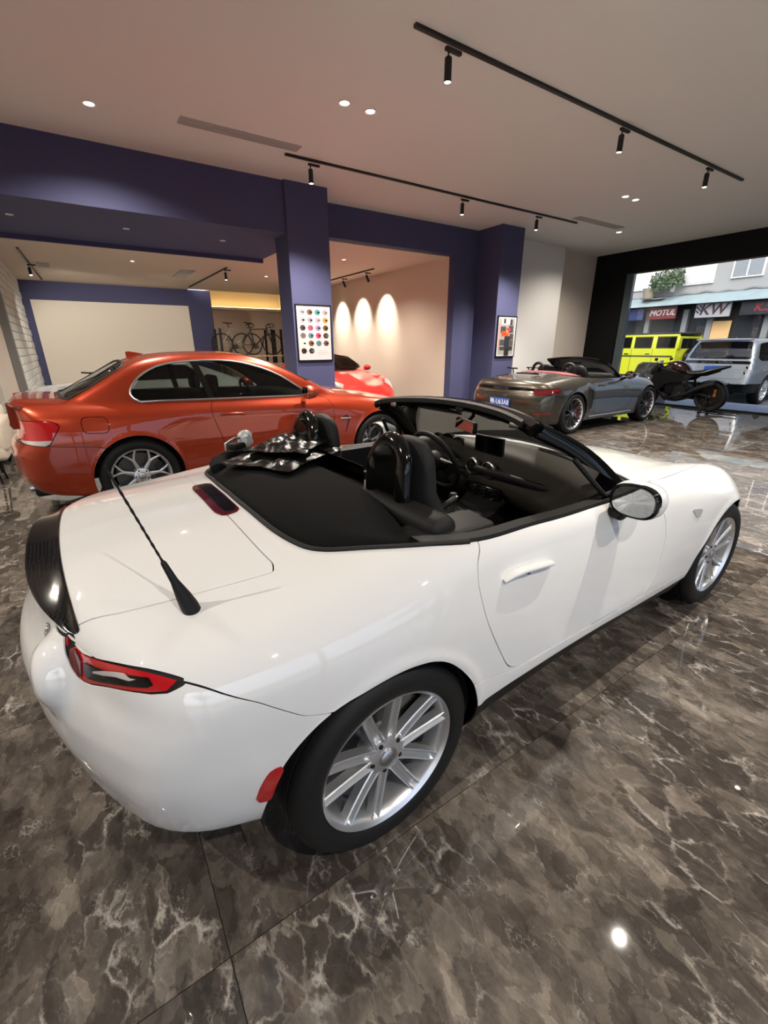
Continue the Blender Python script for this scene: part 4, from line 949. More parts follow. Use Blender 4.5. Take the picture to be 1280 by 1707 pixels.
    b = MB(); b.tube([(.62+.05*math.cos(a), .045*math.sin(a), .625) for a in np.linspace(0, 2*math.pi, 24, endpoint=False)], .006, 8, closed=True); b.build('cup_holder', M['black_plastic'], co)
    # inner door cards
    for sg in (-1, 1):
        b = MB(); rings = []
        for x in np.linspace(.42, 1.34, 12):
            rings.append([(x, sg*.70, .865),(x, sg*.675, .85),(x, sg*.665, .78),(x, sg*.66, .74),(x, sg*.60, .715),(x, sg*.60, .675),(x, sg*.655, .65),(x, sg*.67, .42),(x, sg*.73, .42)])
        b.loft(rings); b.build('door_card', M['leather_black'], root, angle=40)
    # ---- windscreen
    hy = np.linspace(-.56, .56, 25); hz = .012; top = []; bot_ = []
    for y in hy:
        t = y/.56; top.append((1.055-.105*t*t, y*.955, 1.168-.030*t*t-.012*t**6)); bot_.append((1.535-.215*t*t, y*1.235, .925-.055*t*t))
    top = np.array(top); bot_ = np.array(bot_)
    b = MB(); V = []; Kc = 12
    for k in range(Kc):
        t = k/(Kc-1); bow = .028*math.sin(math.pi*t); row = top*(1-t)+bot_*t; row = row+np.array((bow*.55, 0, bow*.85)); V.append(row)
    b.loft([list(map(tuple, r)) for r in V], cap=False, closed=False); wg = b.build('windscreen', M['glass'], root, angle=None)
    # frame: header and pillars
    hd = top+np.array((-.012,0,.004))
    rings = []
    for i, p in enumerate(hd):
        rings.append([p+np.array(q) for q in ((.045,0,.004),(.02,0,.022),(-.02,0,.026),(-.055,0,.016),(-.062,0,-.004),(-.05,0,-.024),(-.01,0,-.028),(.03,0,-.014))])
    b = MB(); b.loft(rings); hdr = b.build('windscreen_header', M['black_gloss'], root, angle=50)
    b = MB(); b.loft([[p+np.array(q) for q in ((-.048,0,.018),(-.056,0,.026),(-.070,0,.018),(-.074,0,-.002),(-.062,0,-.008))] for p in hd[1:-1]]); b.build('header_seal', M['rubber'], hdr)
    for y in (-.44, -.06, .40):
        p = np.array((1.055-.105*(y/.56)**2-.085, y, 1.155-.03*(y/.56)**2)); b = MB(); b.box(p, (.012,.045,.022), r=.004); b.build('latch_striker', M['satin'] if y != -.06 else M['black_plastic'], hdr)
    for sg, e in ((-1, 0), (1, -1)):
        pa = np.array([r[e] for r in V]); b = MB(); rings = []
        for i, p in enumerate(pa):
            t = i/(Kc-1); w_ = .026+.016*t
            o = np.array((-.004, sg*.010, 0))
            ring = [p+o+np.array(q) for q in ((.022,-sg*.014,.012),(.008,sg*.012,.020),(-.022,sg*.020,.008),(-.030-.02*t,sg*.016,-.010),(-.032-.02*t,-sg*.012,-.026),(-.010,-sg*.020,-.022),(.012,-sg*.024,-.010))]
            rings.append(ring)
        b.loft(rings); b.build('windscreen_pillar', M['black_gloss'], root, angle=50)
        b = MB(); b.tube([p+np.array((-.036-.02*i/(Kc-1), sg*.016, -.014)) for i, p in enumerate(pa)], .010, 8); b.build('pillar_seal', M['rubber'], root)
        # quarter light and its frame at the pillar foot
        tri = np.array([(1.02, sg*.655, 1.02),(1.14, sg*.735, .872),(1.32, sg*.725, .872),(1.20, sg*.675, .94)])
        b = MB(); b.add(tri, [(0,1,2,3)]); qg = b.build('quarter_light', M['glass_tint'], root)
        b = MB(); b.tube([tri[0], tri[1]], .011, 8); b.tube([tri[1], tri[2]], .009, 8); b.build('quarter_light_frame', M['black_plastic'], qg)
    # cowl below the windscreen
    b = MB(); rings = []
    hb = hood[(hood[:,0] < 1.66)][:0]
    yc = np.linspace(-.715, .715, 31); XH = np.array([max(opn[::-1][np.argmax(opn[::-1,1] >= abs(y)),0], 1.545-.215*(y/.715)**2) for y in yc]); ZH = S.sz(XH-.002, yc)[:,2]-.012
    for y, xh, zb_ in zip(yc, XH, ZH):
        t = abs(y)/.715; xw = 1.525-.215*t*t; za = .918-.055*t*t
        rings.append([(xw-.02, y, za-.02), (xw+.005, y, za-.004), ((xw+xh)/2, y, (za+zb_)/2-.012), (xh, y, zb_), (xh, y, zb_-.04), (xw, y, za-.06)])
    b.loft(rings); b.build('cowl', M['black_plastic'], root, angle=50)
    # interior mirror
    b = MB(); b.box((0,0,0), (.026,.215,.060), tr(1.105,.02,1.055) @ rot('Z', -.34) @ rot('Y', .06), r=.012); im = b.build('rear_view_mirror', M['black_plastic'], root)
    b = MB(); b.box((-.0136,0,0), (.001,.200,.050), tr(1.105,.02,1.055) @ rot('Z', -.34) @ rot('Y', .06)); b.build('mirror_glass', M['mirror'], im)
    b = MB(); b.tube([(1.115,.02,1.075),(1.14,.01,1.10),(1.135,0,1.125)], .010, 8); b.build('mirror_stem', M['black_plastic'], im)
    # sun visors folded to the header
    for sg in (-1, 1):
        b = MB(); b.box((0,0,0), (.12,.36,.012), tr(1.095,sg*.28,1.118) @ rot('Y', .32), r=.005); b.build('sun_visor', M['black_plastic'], root)
    # wind deflector between the hoops
    b = MB(); b.box((.33,0,.955), (.006,.40,.10), r=.002); b.build('wind_deflector', M['glass_tint'], root)
    return root, S
roadster, S_ROAD = build_roadster()
# ------------------------------------------------------------------ other car bodies
def gen_solid(Wd, zk, Dr, yk, Zr, Xr, Ar, Xf, Af, zb, wheels, RW, lip=.006, gh=None, ks=(.09,.09,.09,.04), extra=None):
    Wd = Sp1(Wd); D = Sp2(zk, Dr); Zt = Sp2(yk, Zr); Xr = Sp1(Xr); Ar = Sp1(Ar); Xf = Sp1(Xf); zb = Sp1(zb)
    if gh: Zg = Sp1(gh['roof'], sm=gh.get('sm', 9)); Wz = Sp1(gh['wz']); Wx = Sp1(gh['wx']); cr = gh.get('crown', .12); gk = gh.get('k', .09); gu = gh.get('u', .03)
    def F(x, y, z):
        a = np.abs(y)
        f = smax(a-(Wd(x)-D(x, z)), (z-Zt(x, a))*.95, ks[0])
        f = smax(f, (Xr(z)+Ar(z)*a*a+.25*a**6-x)*.9, ks[1])
        f = smax(f, (x-(Xf(z)-Af*a*a-.4*a**6))*.9, ks[2])
        f = smax(f, zb(x)-z, ks[3])
        for xw in wheels: f = f-lip*np.exp(-((np.hypot(x-xw, z-RW)-RW-.035)/.022)**2)
        if gh:
            g = smax((a-Wz(z)-Wx(x))*.95, (z-Zg(x)+cr*a*a)*.85, gk); f = smin(f, np.maximum(g, .6-z), gu)
        if extra: f = extra(f, x, a, z)
        return f
    return Solid(F)
def coupe_solid():
    return gen_solid([(-1.0,.72),(-.8,.80),(-.6,.85),(-.35,.893),(0,.908),(.3,.897),(.7,.876),(1.3,.870),(1.9,.874),(2.3,.892),(2.66,.905),(3.0,.88),(3.3,.80),(3.6,.66)],
        [.1,.2,.3,.42,.55,.66,.76,.84,.90,.96,1.05],
        {-.8:[.12,.07,.035,.01,0,0,.012,.03,.05,.085,.15], -.3:[.10,.06,.03,.01,0,.0,.012,.035,.055,.09,.16], 0:[.10,.05,.02,.004,0,.004,.02,.038,.058,.095,.17],
         .6:[.10,.05,.03,.016,.012,.01,.012,.018,.034,.07,.15], 1.4:[.10,.05,.028,.018,.014,.011,.012,.020,.042,.08,.15], 2.0:[.10,.05,.028,.014,.01,.012,.022,.04,.07,.12,.2],
         2.66:[.10,.05,.02,.004,0,.006,.03,.07,.13,.2,.3], 3.3:[.12,.06,.03,.01,0,.01,.05,.1,.17,.25,.35]},
        [0,.4,.6,.72,.82,.92],
        {-1.0:[.96,.95,.92,.89,.84,.77], -.86:[1.040,1.030,1.0,.965,.92,.84], -.74:[1.040,1.034,1.01,.98,.94,.86], -.45:[1.022,1.018,1.005,.985,.95,.88], 0:[1.0,1.0,.995,.985,.955,.89],
         .7:[.985,.985,.98,.968,.945,.88], 1.6:[.98,.972,.958,.944,.92,.85], 2.0:[.980,.970,.948,.926,.895,.82], 2.4:[.952,.938,.912,.892,.86,.79], 2.8:[.895,.88,.855,.835,.80,.73], 3.2:[.81,.795,.765,.74,.70,.64], 3.6:[.70,.69,.66,.62,.58,.5]},
        [(.05,-.78),(.2,-.83),(.3,-.88),(.42,-.925),(.55,-.925),(.64,-.915),(.69,-.885),(.73,-.855),(.82,-.835),(.92,-.83),(.98,-.845),(1.04,-.875),(1.1,-.87)],
        [(.05,.2),(.5,.13),(.8,.11),(1.1,.08)],
        [(.05,3.35),(.2,3.45),(.4,3.52),(.6,3.50),(.75,3.44),(.9,3.3),(1.1,3.0)], .28,
        [(-1,.30),(-.7,.25),(-.4,.20),(0,.16),(.5,.17),(2.2,.17),(2.7,.15),(3.6,.18)], (0,2.66), .335, .010,
        dict(roof=[(-.95,.5),(-.75,.80),(-.52,.985),(-.42,1.05),(-.2,1.168),(0,1.275),(.12,1.338),(.3,1.378),(.6,1.404),(.9,1.408),(1.15,1.395),(1.35,1.350),(1.55,1.275),(1.8,1.160),(2.05,1.03),(2.3,.86),(2.6,.5)],
             wz=[(.6,.86),(.93,.795),(1.0,.775),(1.1,.735),(1.2,.688),(1.28,.645),(1.36,.59),(1.45,.53)], wx=[(-.7,-.13),(-.4,-.08),(0,-.025),(.4,0),(1.3,0),(1.7,-.02),(2.2,-.10)], crown=.10, k=.07, u=.035))
def spyder_solid():
    def ex(f, x, a, z):
        # side intake hollow behind the door
        return f+.030*np.exp(-((x-.47)/.085)**2)*np.exp(-((z-.60)/.17)**2)*(a > .5)
    return gen_solid([(-1.1,.72),(-.85,.80),(-.6,.855),(-.3,.890),(0,.903),(.3,.893),(.7,.872),(1.2,.868),(1.7,.868),(2.1,.878),(2.475,.885),(2.8,.865),(3.1,.79),(3.4,.62)],
        [.1,.2,.3,.42,.55,.66,.74,.80,.86,.92,1.0],
        {-.9:[.12,.07,.04,.02,0,0,.015,.04,.075,.12,.2], -.3:[.10,.06,.03,.01,0,.0,.018,.045,.085,.14,.22], 0:[.10,.05,.02,.006,0,.004,.022,.05,.09,.15,.25],
         .6:[.10,.05,.03,.02,.014,.016,.03,.05,.075,.11,.2], 1.3:[.10,.05,.03,.022,.014,.014,.028,.048,.075,.11,.2], 1.9:[.10,.05,.03,.014,.008,.014,.032,.06,.10,.16,.25],
         2.475:[.10,.05,.02,.004,0,.008,.03,.07,.13,.2,.3], 3.1:[.12,.06,.03,.01,0,.02,.06,.12,.18,.26,.35]},
        [0,.3,.5,.62,.72,.82,.92],
        {-1.1:[.80,.80,.79,.78,.76,.73,.68], -.9:[.872,.868,.855,.845,.83,.80,.74], -.6:[.935,.928,.905,.888,.872,.845,.79], -.3:[.975,.965,.935,.910,.895,.865,.80], 0:[.995,.985,.955,.928,.908,.875,.81], .4:[.985,.98,.955,.93,.905,.875,.82],
         1.0:[.93,.93,.92,.91,.90,.875,.82], 1.6:[.955,.945,.92,.90,.885,.86,.80], 2.0:[.915,.90,.875,.868,.868,.85,.78], 2.475:[.82,.808,.80,.83,.842,.815,.72], 2.9:[.70,.69,.685,.71,.715,.68,.6], 3.3:[.52,.52,.51,.5,.48,.45,.4]},
        [(.05,-.82),(.2,-.87),(.3,-.91),(.42,-.945),(.55,-.955),(.62,-.95),(.68,-.935),(.74,-.905),(.80,-.89),(.88,-.87),(1.,-.83)],
        [(.05,.28),(.5,.22),(.75,.26),(1.,.3)],
        [(.05,3.2),(.2,3.32),(.35,3.38),(.5,3.36),(.65,3.25),(.8,3.05),(1.,2.7)], .45,
        [(-1.1,.26),(-.7,.20),(0,.14),(.5,.15),(2.2,.15),(2.6,.14),(3.4,.17)], (0,2.475), .338, .007, None, extra=ex)
def sports_solid():                                   # rear-engined coupe shape, seen from its nose
    return gen_solid([(-1.0,.70),(-.7,.82),(-.3,.89),(0,.90),(.5,.875),(1.2,.865),(1.9,.87),(2.45,.88),(2.8,.86),(3.1,.80),(3.3,.70),(3.5,.55)],
        [.1,.2,.3,.42,.55,.66,.74,.80,.86,.92,1.0],
        {-.9:[.12,.07,.04,.02,0,0,.015,.04,.075,.12,.2], 0:[.10,.05,.02,.006,0,.004,.022,.05,.09,.15,.25], 1.3:[.10,.05,.03,.022,.014,.014,.028,.048,.075,.11,.2],
         2.475:[.10,.05,.02,.004,0,.008,.03,.07,.13,.2,.3], 3.1:[.12,.06,.03,.01,0,.02,.06,.12,.18,.26,.35]},
        [0,.3,.5,.62,.72,.82,.92],
        {-1.1:[.75,.75,.74,.73,.71,.68,.62], -.6:[.92,.915,.90,.885,.87,.845,.79], 0:[.93,.93,.92,.91,.90,.875,.81], 1.0:[.93,.93,.92,.91,.90,.875,.82], 1.6:[.95,.94,.92,.90,.885,.86,.80],
         2.0:[.905,.89,.87,.868,.870,.85,.78], 2.475:[.815,.80,.795,.83,.845,.815,.72], 2.9:[.70,.69,.69,.725,.735,.70,.6], 3.15:[.60,.595,.59,.60,.60,.57,.5], 3.4:[.45,.45,.44,.43,.42,.40,.36]},
        [(.05,-.80),(.3,-.90),(.55,-.94),(.7,-.92),(.9,-.8),(1.,-.7)], [(.05,.3),(1.,.3)],
        [(.05,3.2),(.2,3.32),(.35,3.38),(.5,3.36),(.65,3.27),(.8,3.1),(1.,2.7)], .50,
        [(-1.1,.22),(0,.14),(2.6,.14),(3.5,.17)], (0,2.45), .335, .006,
        dict(roof=[(-.95,.5),(-.7,.78),(-.3,.98),(0,1.10),(.3,1.20),(.6,1.265),(.9,1.29),(1.1,1.285),(1.3,1.24),(1.6,1.09),(1.85,.95),(2.1,.78),(2.4,.5)],
             wz=[(.6,.84),(.9,.76),(1.0,.72),(1.1,.665),(1.2,.60),(1.3,.52)], wx=[(-.7,-.15),(-.2,-.05),(.4,0),(1.3,0),(2.0,-.06)], crown=.11, k=.08, u=.04))
# ------------------------------------------------------------------ shared small car pieces
def seat_mesh(parent, x, y, z0, m, hr=1.0, top=.98):
    st_ = empty('seat', (0,0,0)); st_.parent = parent; rings = []
    for t, hw, th in ((0,.23,.07),(.2,.245,.075),(.5,.245,.07),(.8,.22,.06),(.95,.17,.05),(1.,.10,.03)):
        z = z0+(top-z0)*t; xx = x-.16*t
        rings.append([(xx+th*math.copysign(abs(math.sin(a))**.7, math.sin(a)), y+hw*math.copysign(abs(math.cos(a))**.8, math.cos(a)), z) for a in np.linspace(0, 2*math.pi, 20, endpoint=False)])
    MB().loft(rings).build('backrest', m, st_, angle=60)
    MB().box((x+.24, y, z0+.03), (.50,.48,.14), r=.05).build('seat_cushion', m, st_)
    if hr: MB().box((x-.16, y, top+.10), (.09,.25,.19), r=.04).build('headrest', m, st_)
    return st_
def steering(parent, x, y, z, R=.185, tilt=-.4):
    mm = tr(x, y, z) @ rot('Y', tilt); o = MB().tube([(0, R*math.cos(a), R*math.sin(a)) for a in np.linspace(0, 2*math.pi, 36, endpoint=False)], .015, 10, closed=True, M=mm).build('steering_wheel', M['leather_black'], parent, angle=60)
    MB().lathe([(0,-.03),(.055,-.028),(.065,0),(0,.03)], 20, 'x', mm).build('wheel_boss', M['leather_black'], o)
    for a in (0, math.pi, -math.pi/2): MB().box((0, .12*math.cos(a), .12*math.sin(a)), (.012, .14 if abs(math.cos(a)) > .5 else .03, .03 if abs(math.cos(a)) > .5 else .14), mm).build('wheel_spoke', M['black_plastic'], o)
def loop3(S, poly, sg, off=.004):
    q = S.sy(poly[:,0], poly[:,1], sg); return q+S.grad(q)*off
def liner(parent, xc, zc, R, sg, y0, y1):
    a = np.linspace(-.1, math.pi+.1, 22); pts = [(xc+R*math.cos(t), zc+R*math.sin(t)) for t in a]
    b = MB(); b.loft([[(p[0], sg*y, p[1]) for p in pts] for y in (y0, y1)], cap=False, closed=False); b.add([(p[0], sg*y1, p[1]) for p in pts], [tuple(range(len(pts)))]); b.build('wheel_arch_liner', M['dark_under'], parent)
# ------------------------------------------------------------------ orange coupe
def build_coupe():
    S = coupe_solid().mesh(-.45, 3.0, .72, (.86,.62,.5), 230, 118, 34)
    root = empty('coupe', (.2462, 5.3263, 0), .040, 'burnt orange two-door coupe with chrome window trim and mesh alloy wheels', 'car')
    P = M['orange_paint']; g = .0026
    XZ = lambda V: V[:,[0,2]]; neg = lambda f, o=g: (lambda V: -f(V)-o); pos = lambda f, o=g: (lambda V: f(V)-o)
    win = crom([(.115,.982),(.060,1.018),(.052,1.070),(.090,1.135),(.190,1.218),(.36,1.288),(.65,1.318),(.95,1.314),(1.20,1.268),(1.45,1.175),(1.66,1.040),(1.785,.945)], 5)
    win = np.r_[win, crom([(1.74,.938),(1.2,.955),(.75,.967),(.3,.980)], 4)]
    fwin = lambda V: sdp(XZ(V), win)
    door = np.r_[crom([(.64,1.40),(.66,1.32),(.715,1.05),(.735,.965),(.706,.90),(.702,.83),(.74,.68),(.80,.48),(.83,.36),(.86,.30)], 5), crom([(1.0,.285),(1.9,.275),(2.0,.32),(2.03,.55),(2.045,.80),(1.99,.90)], 5), [(1.80,.95),(1.5,1.20),(1.2,1.40)]]
    fdoor = lambda V: sdp(XZ(V), door)
    R = .375; arcs = [lambda V: np.hypot(V[:,0], V[:,2]-.335)-R, lambda V: np.hypot(V[:,0]-2.66, V[:,2]-.335)-R]
    UZ = lambda V: np.c_[.62*V[:,0]+.78*np.abs(V[:,1]), V[:,2]]
    hits = np.array([(-.80,.62,.885),(-.585,.80,.884),(-.515,.83,.85),(-.515,.83,.815),(-.575,.82,.70),(-.60,.82,.680),(-.82,.62,.715)])
    lampo = rpoly(np.c_[.62*hits[:,0]+.78*hits[:,1], hits[:,2]], .02)
    flam = lambda V: np.where((V[:,0] < -.3) & (np.abs(V[:,1]) > .4), sdp(UZ(V), lampo), -.3)
    bump = [(-1.2,.705),(-.80,.705),(-.55,.672),(-.36,.655),(-.2,.62),(.2,.60)]
    fb = lambda V: np.where(V[:,0] < .1, -sdl(XZ(V), bump), -.3)
    bf = [(2.4,.52),(2.95,.62),(3.2,.64),(3.8,.60)]
    ffb = lambda V: np.where(V[:,0] > 2.5, -sdl(XZ(V), bf), -.3)
    hood = crom([(2.02,0),(1.99,.4),(1.93,.62),(2.05,.715),(2.5,.70),(3.0,.64),(3.3,.52),(3.42,.3),(3.44,0)], 5); hood = np.r_[hood, (hood*[1,-1])[::-1][1:-1]]
    fh = lambda V: np.minimum(sdp(V[:,:2], hood), V[:,2]-.55)
    tr_ = crom([(-.50,0),(-.50,.45),(-.47,.60),(-.55,.66),(-.75,.645),(-.95,.60)], 5); tr_ = np.r_[tr_, [(-1.1,.58)], [(-1.1,-.58)], (tr_*[1,-1])[::-1][:-1]]
    ft = lambda V: np.minimum(sdp(V[:,:2], tr_), V[:,2]-.72)
    ws = np.array([(2.02,0),(1.99,.35),(1.87,.62),(1.80,.68),(1.52,.615),(1.36,.565),(1.325,.3),(1.32,0)]); ws = np.r_[ws, (ws*[1,-1])[::-1][1:-1]]
    fws = lambda V: np.minimum(sdp(V[:,:2], ws), V[:,2]-.93)
    rw = np.array([(.085,0),(.075,.35),(.045,.50),(.0,.535),(-.25,.60),(-.415,.60),(-.465,.4),(-.48,0)]); rw = np.r_[rw, (rw*[1,-1])[::-1][1:-1]]
    frw = lambda V: np.minimum(sdp(V[:,:2], rw), V[:,2]-.99)
    fuel = rpoly([(-.365,.895),(-.175,.885),(-.180,.752),(-.372,.765)], .045, 6)
    ffu = lambda V: np.where(V[:,1] < 0, sdp(XZ(V), fuel), -.3)
    mask = [neg(fwin, 0), neg(fws, 0), neg(frw, 0)]
    panel(S, 'inner_shell', M['dark_under'], root, arcs+mask+[lambda V: V[:,2]-.2, neg(flam, 0)], off=-.008, rim=0)
    for sg in (-1, 1):
        sd = (lambda V: -V[:,1]) if sg < 0 else (lambda V: V[:,1])
        dr = panel(S, 'door', P, root, [lambda V: sd(V)-.3, pos(fdoor), neg(fwin, 0), lambda V: 1.0-V[:,2]-.02])
        panel(S, 'body_side', P, root, [sd, lambda V: 2.1-V[:,0], lambda V: np.maximum(-fdoor(V)-g, V[:,2]-.979), neg(fb), neg(ft), neg(flam), neg(fh), neg(ffu)]+mask+arcs)
        panel(S, 'front_fender', P, root, [sd, lambda V: V[:,0]-2.1, neg(fh), neg(ffb)]+arcs)
        lo = panel(S, 'tail_lamp', M['red_lens'], root, [sd, pos(flam, .003), lambda V: V[:,2]-.728], off=.001); lo['label'] = 'red tail lamp with a clear band below'
        panel(S, 'indicator_band', M['clear_lens'], root, [sd, pos(flam, .003), lambda V: .727-V[:,2]], off=.001)
        # glass: door pane and quarter pane with black pillar between
        bp = lambda V: (V[:,0]-.655-(1.32-V[:,2])*.26)
        wg = panel(S, 'door_window', M['glass_tint'], root, [lambda V: sd(V)-.3, pos(fwin, .012), lambda V: bp(V)-.018], off=-.012, rim=0)
        panel(S, 'quarter_window', M['glass_tint'], root, [lambda V: sd(V)-.3, pos(fwin, .012), lambda V: -bp(V)-.030], off=-.012, rim=0)
        panel(S, 'window_pillar', M['black_gloss'], root, [lambda V: sd(V)-.3, pos(fwin, .004), lambda V: .030-np.abs(bp(V)+.008)], off=-.004, rim=.01)
        b = MB(); q = loop3(S, win[::2], sg, .002); b.tube(q, .0115, 8, closed=True, flat=(1,.8)); b.build('window_trim', M['satin'], root)
        # handle
        hq = S.sy([.785,.82,.90,.98,1.015], [.822,.826,.820,.812,.806], sg); n = S.grad(hq); b = MB(); b.tube(hq+n*np.array([.006,.024,.028,.024,.006])[:,None], [.010,.015,.016,.015,.010], 10); hd = b.build('door_handle', P, dr, angle=60)
        # mirror
        mc = np.array((1.70, sg*.985, .99)); b = MB(); rings = []
        for t, ry, rz in ((-.06,.085,.06),(-.04,.095,.07),(.02,.09,.066),(.07,.06,.045),(.09,.02,.02)):
            rings.append([mc+np.array((t, ry*math.cos(a), rz*math.sin(a))) for a in np.linspace(0, 2*math.pi, 18, endpoint=False)])
        b.loft(rings); mo = b.build('door_mirror', P, root, angle=60)
        MB().tube([mc+(0,-sg*.06,-.03), mc+(.02,-sg*.17,-.05)], [.025,.03], 10).build('mirror_foot', M['black_plastic'], mo)
        MB().box(mc+np.array((-.061,0,0)), (.004,.14,.10), r=.002).build('mirror_glass', M['mirror'], mo)
        # fender vent with bar
        vq = S.sy([2.12,2.20,2.235,2.21,2.18], [.665,.69,.66,.58,.50], sg); b = MB(); b.tube(vq+S.grad(vq)*.002, [.004,.008,.008,.006,.003], 8); b.build('fender_vent', M['black_gloss'], root)
        vb = S.sy([2.12,2.25], [.666,.657], sg); MB().tube(vb+S.grad(vb)*.008, .008, 8).build('vent_bar', M['satin'], root)
        for x in (0, 2.66): liner(root, x, .335, R-.002, sg, .86, .55)
    o = panel(S, 'fuel_flap', P, root, [pos(ffu, .003)])
    panel(S, 'rear_bumper', P, root, [lambda V: .1-V[:,0], pos(fb), neg(flam), lambda V: V[:,2]-.2]+arcs)
    panel(S, 'trunk_lid', P, root, [pos(ft), neg(flam), neg(fb)])
    panel(S, 'hood', P, root, [pos(fh)]); panel(S, 'front_bumper', P, root, [pos(ffb)]+arcs)
    panel(S, 'windscreen', M['glass_tint'], root, [pos(fws, .004)], off=-.004, rim=0)
    panel(S, 'rear_window', M['glass_dark'], root, [pos(frw, .012)], off=-.003, rim=0)
    q = S.sz(rw[:,0], rw[:,1], .8); MB().tube(q+np.array((0,0,.001)), .010, 8, closed=True).build('rear_window_seal', M['rubber'], root)
    q = S.sz(ws[:,0], ws[:,1], .8); MB().tube(q, .010, 8, closed=True).build('windscreen_seal', M['rubber'], root)
    # lip spoiler
    ys = np.linspace(-.66, .66, 27); q = S.sz(-.835+.10*(ys/.66)**4, ys, .8); b = MB()
    b.loft([[p+np.array(k) for k in ((.06,0,.001),(.01,0,.014),(-.035,0,.024),(-.045,0,.018),(-.03,0,-.01),(.02,0,-.01))] for p in q]); b.build('lip_spoiler', P, root, angle=50)
    # shark fin
    b = MB(); b.loft([[(x, s_*w_, 1.335+.0*x) for s_ in (-1,1)]+[(x, s_*w_*.35, zt) for s_ in (1,-1)] for x, w_, zt in ((.16,.03,1.40),(.185,.034,1.405),(.25,.034,1.395),(.33,.022,1.378),(.37,.006,1.365))]); b.build('roof_aerial', P, root)
    # diffuser and exhausts
    MB().box((-.72,0,.245), (.20,1.1,.10), r=.03).build('diffuser', M['black_plastic'], root)
    for y in (-.45,-.36,.36,.45): MB().lathe([(.036,-.10),(.040,-.11),(.040,.05),(.034,.05),(.034,-.10)], 18, 'x', tr(-.74,y,.27)).build('exhaust_tip', M['chrome'], root)
    cache = {}
    for x in (0, 2.66):
        for sg in (-1, 1): make_wheel(root, (x, sg*.775, .335), sg, .335, .25, .252, 'mesh', M['alloy'], cache, cal=M['alloy_dark'])
    # cabin
    MB().box((1.0,0,.34), (2.2,1.4,.16), r=.03).build('cabin_floor', M['dark_under'], root)
    for y in (-.37, .37): seat_mesh(root, 1.02, y, .50, M['leather_black'], 1, .98); 
    MB().box((.05,0,.70), (.22,1.2,.40), r=.06).build('rear_bench', M['leather_black'], root)
    for y in (-.33, .33): MB().box((.02,y,.99), (.08,.26,.14), r=.03).build('rear_headrest', M['leather_black'], root)
    MB().box((1.82,0,.85), (.38,1.42,.20), r=.06).build('dashboard', M['leather_black'], root)
    steering(root, 1.50, .37, .88)
    MB().box((1.40,.02,1.27), (.03,.20,.055), r=.012).build('rear_view_mirror', M['black_plastic'], root)
    return root
coupe = build_coupe()
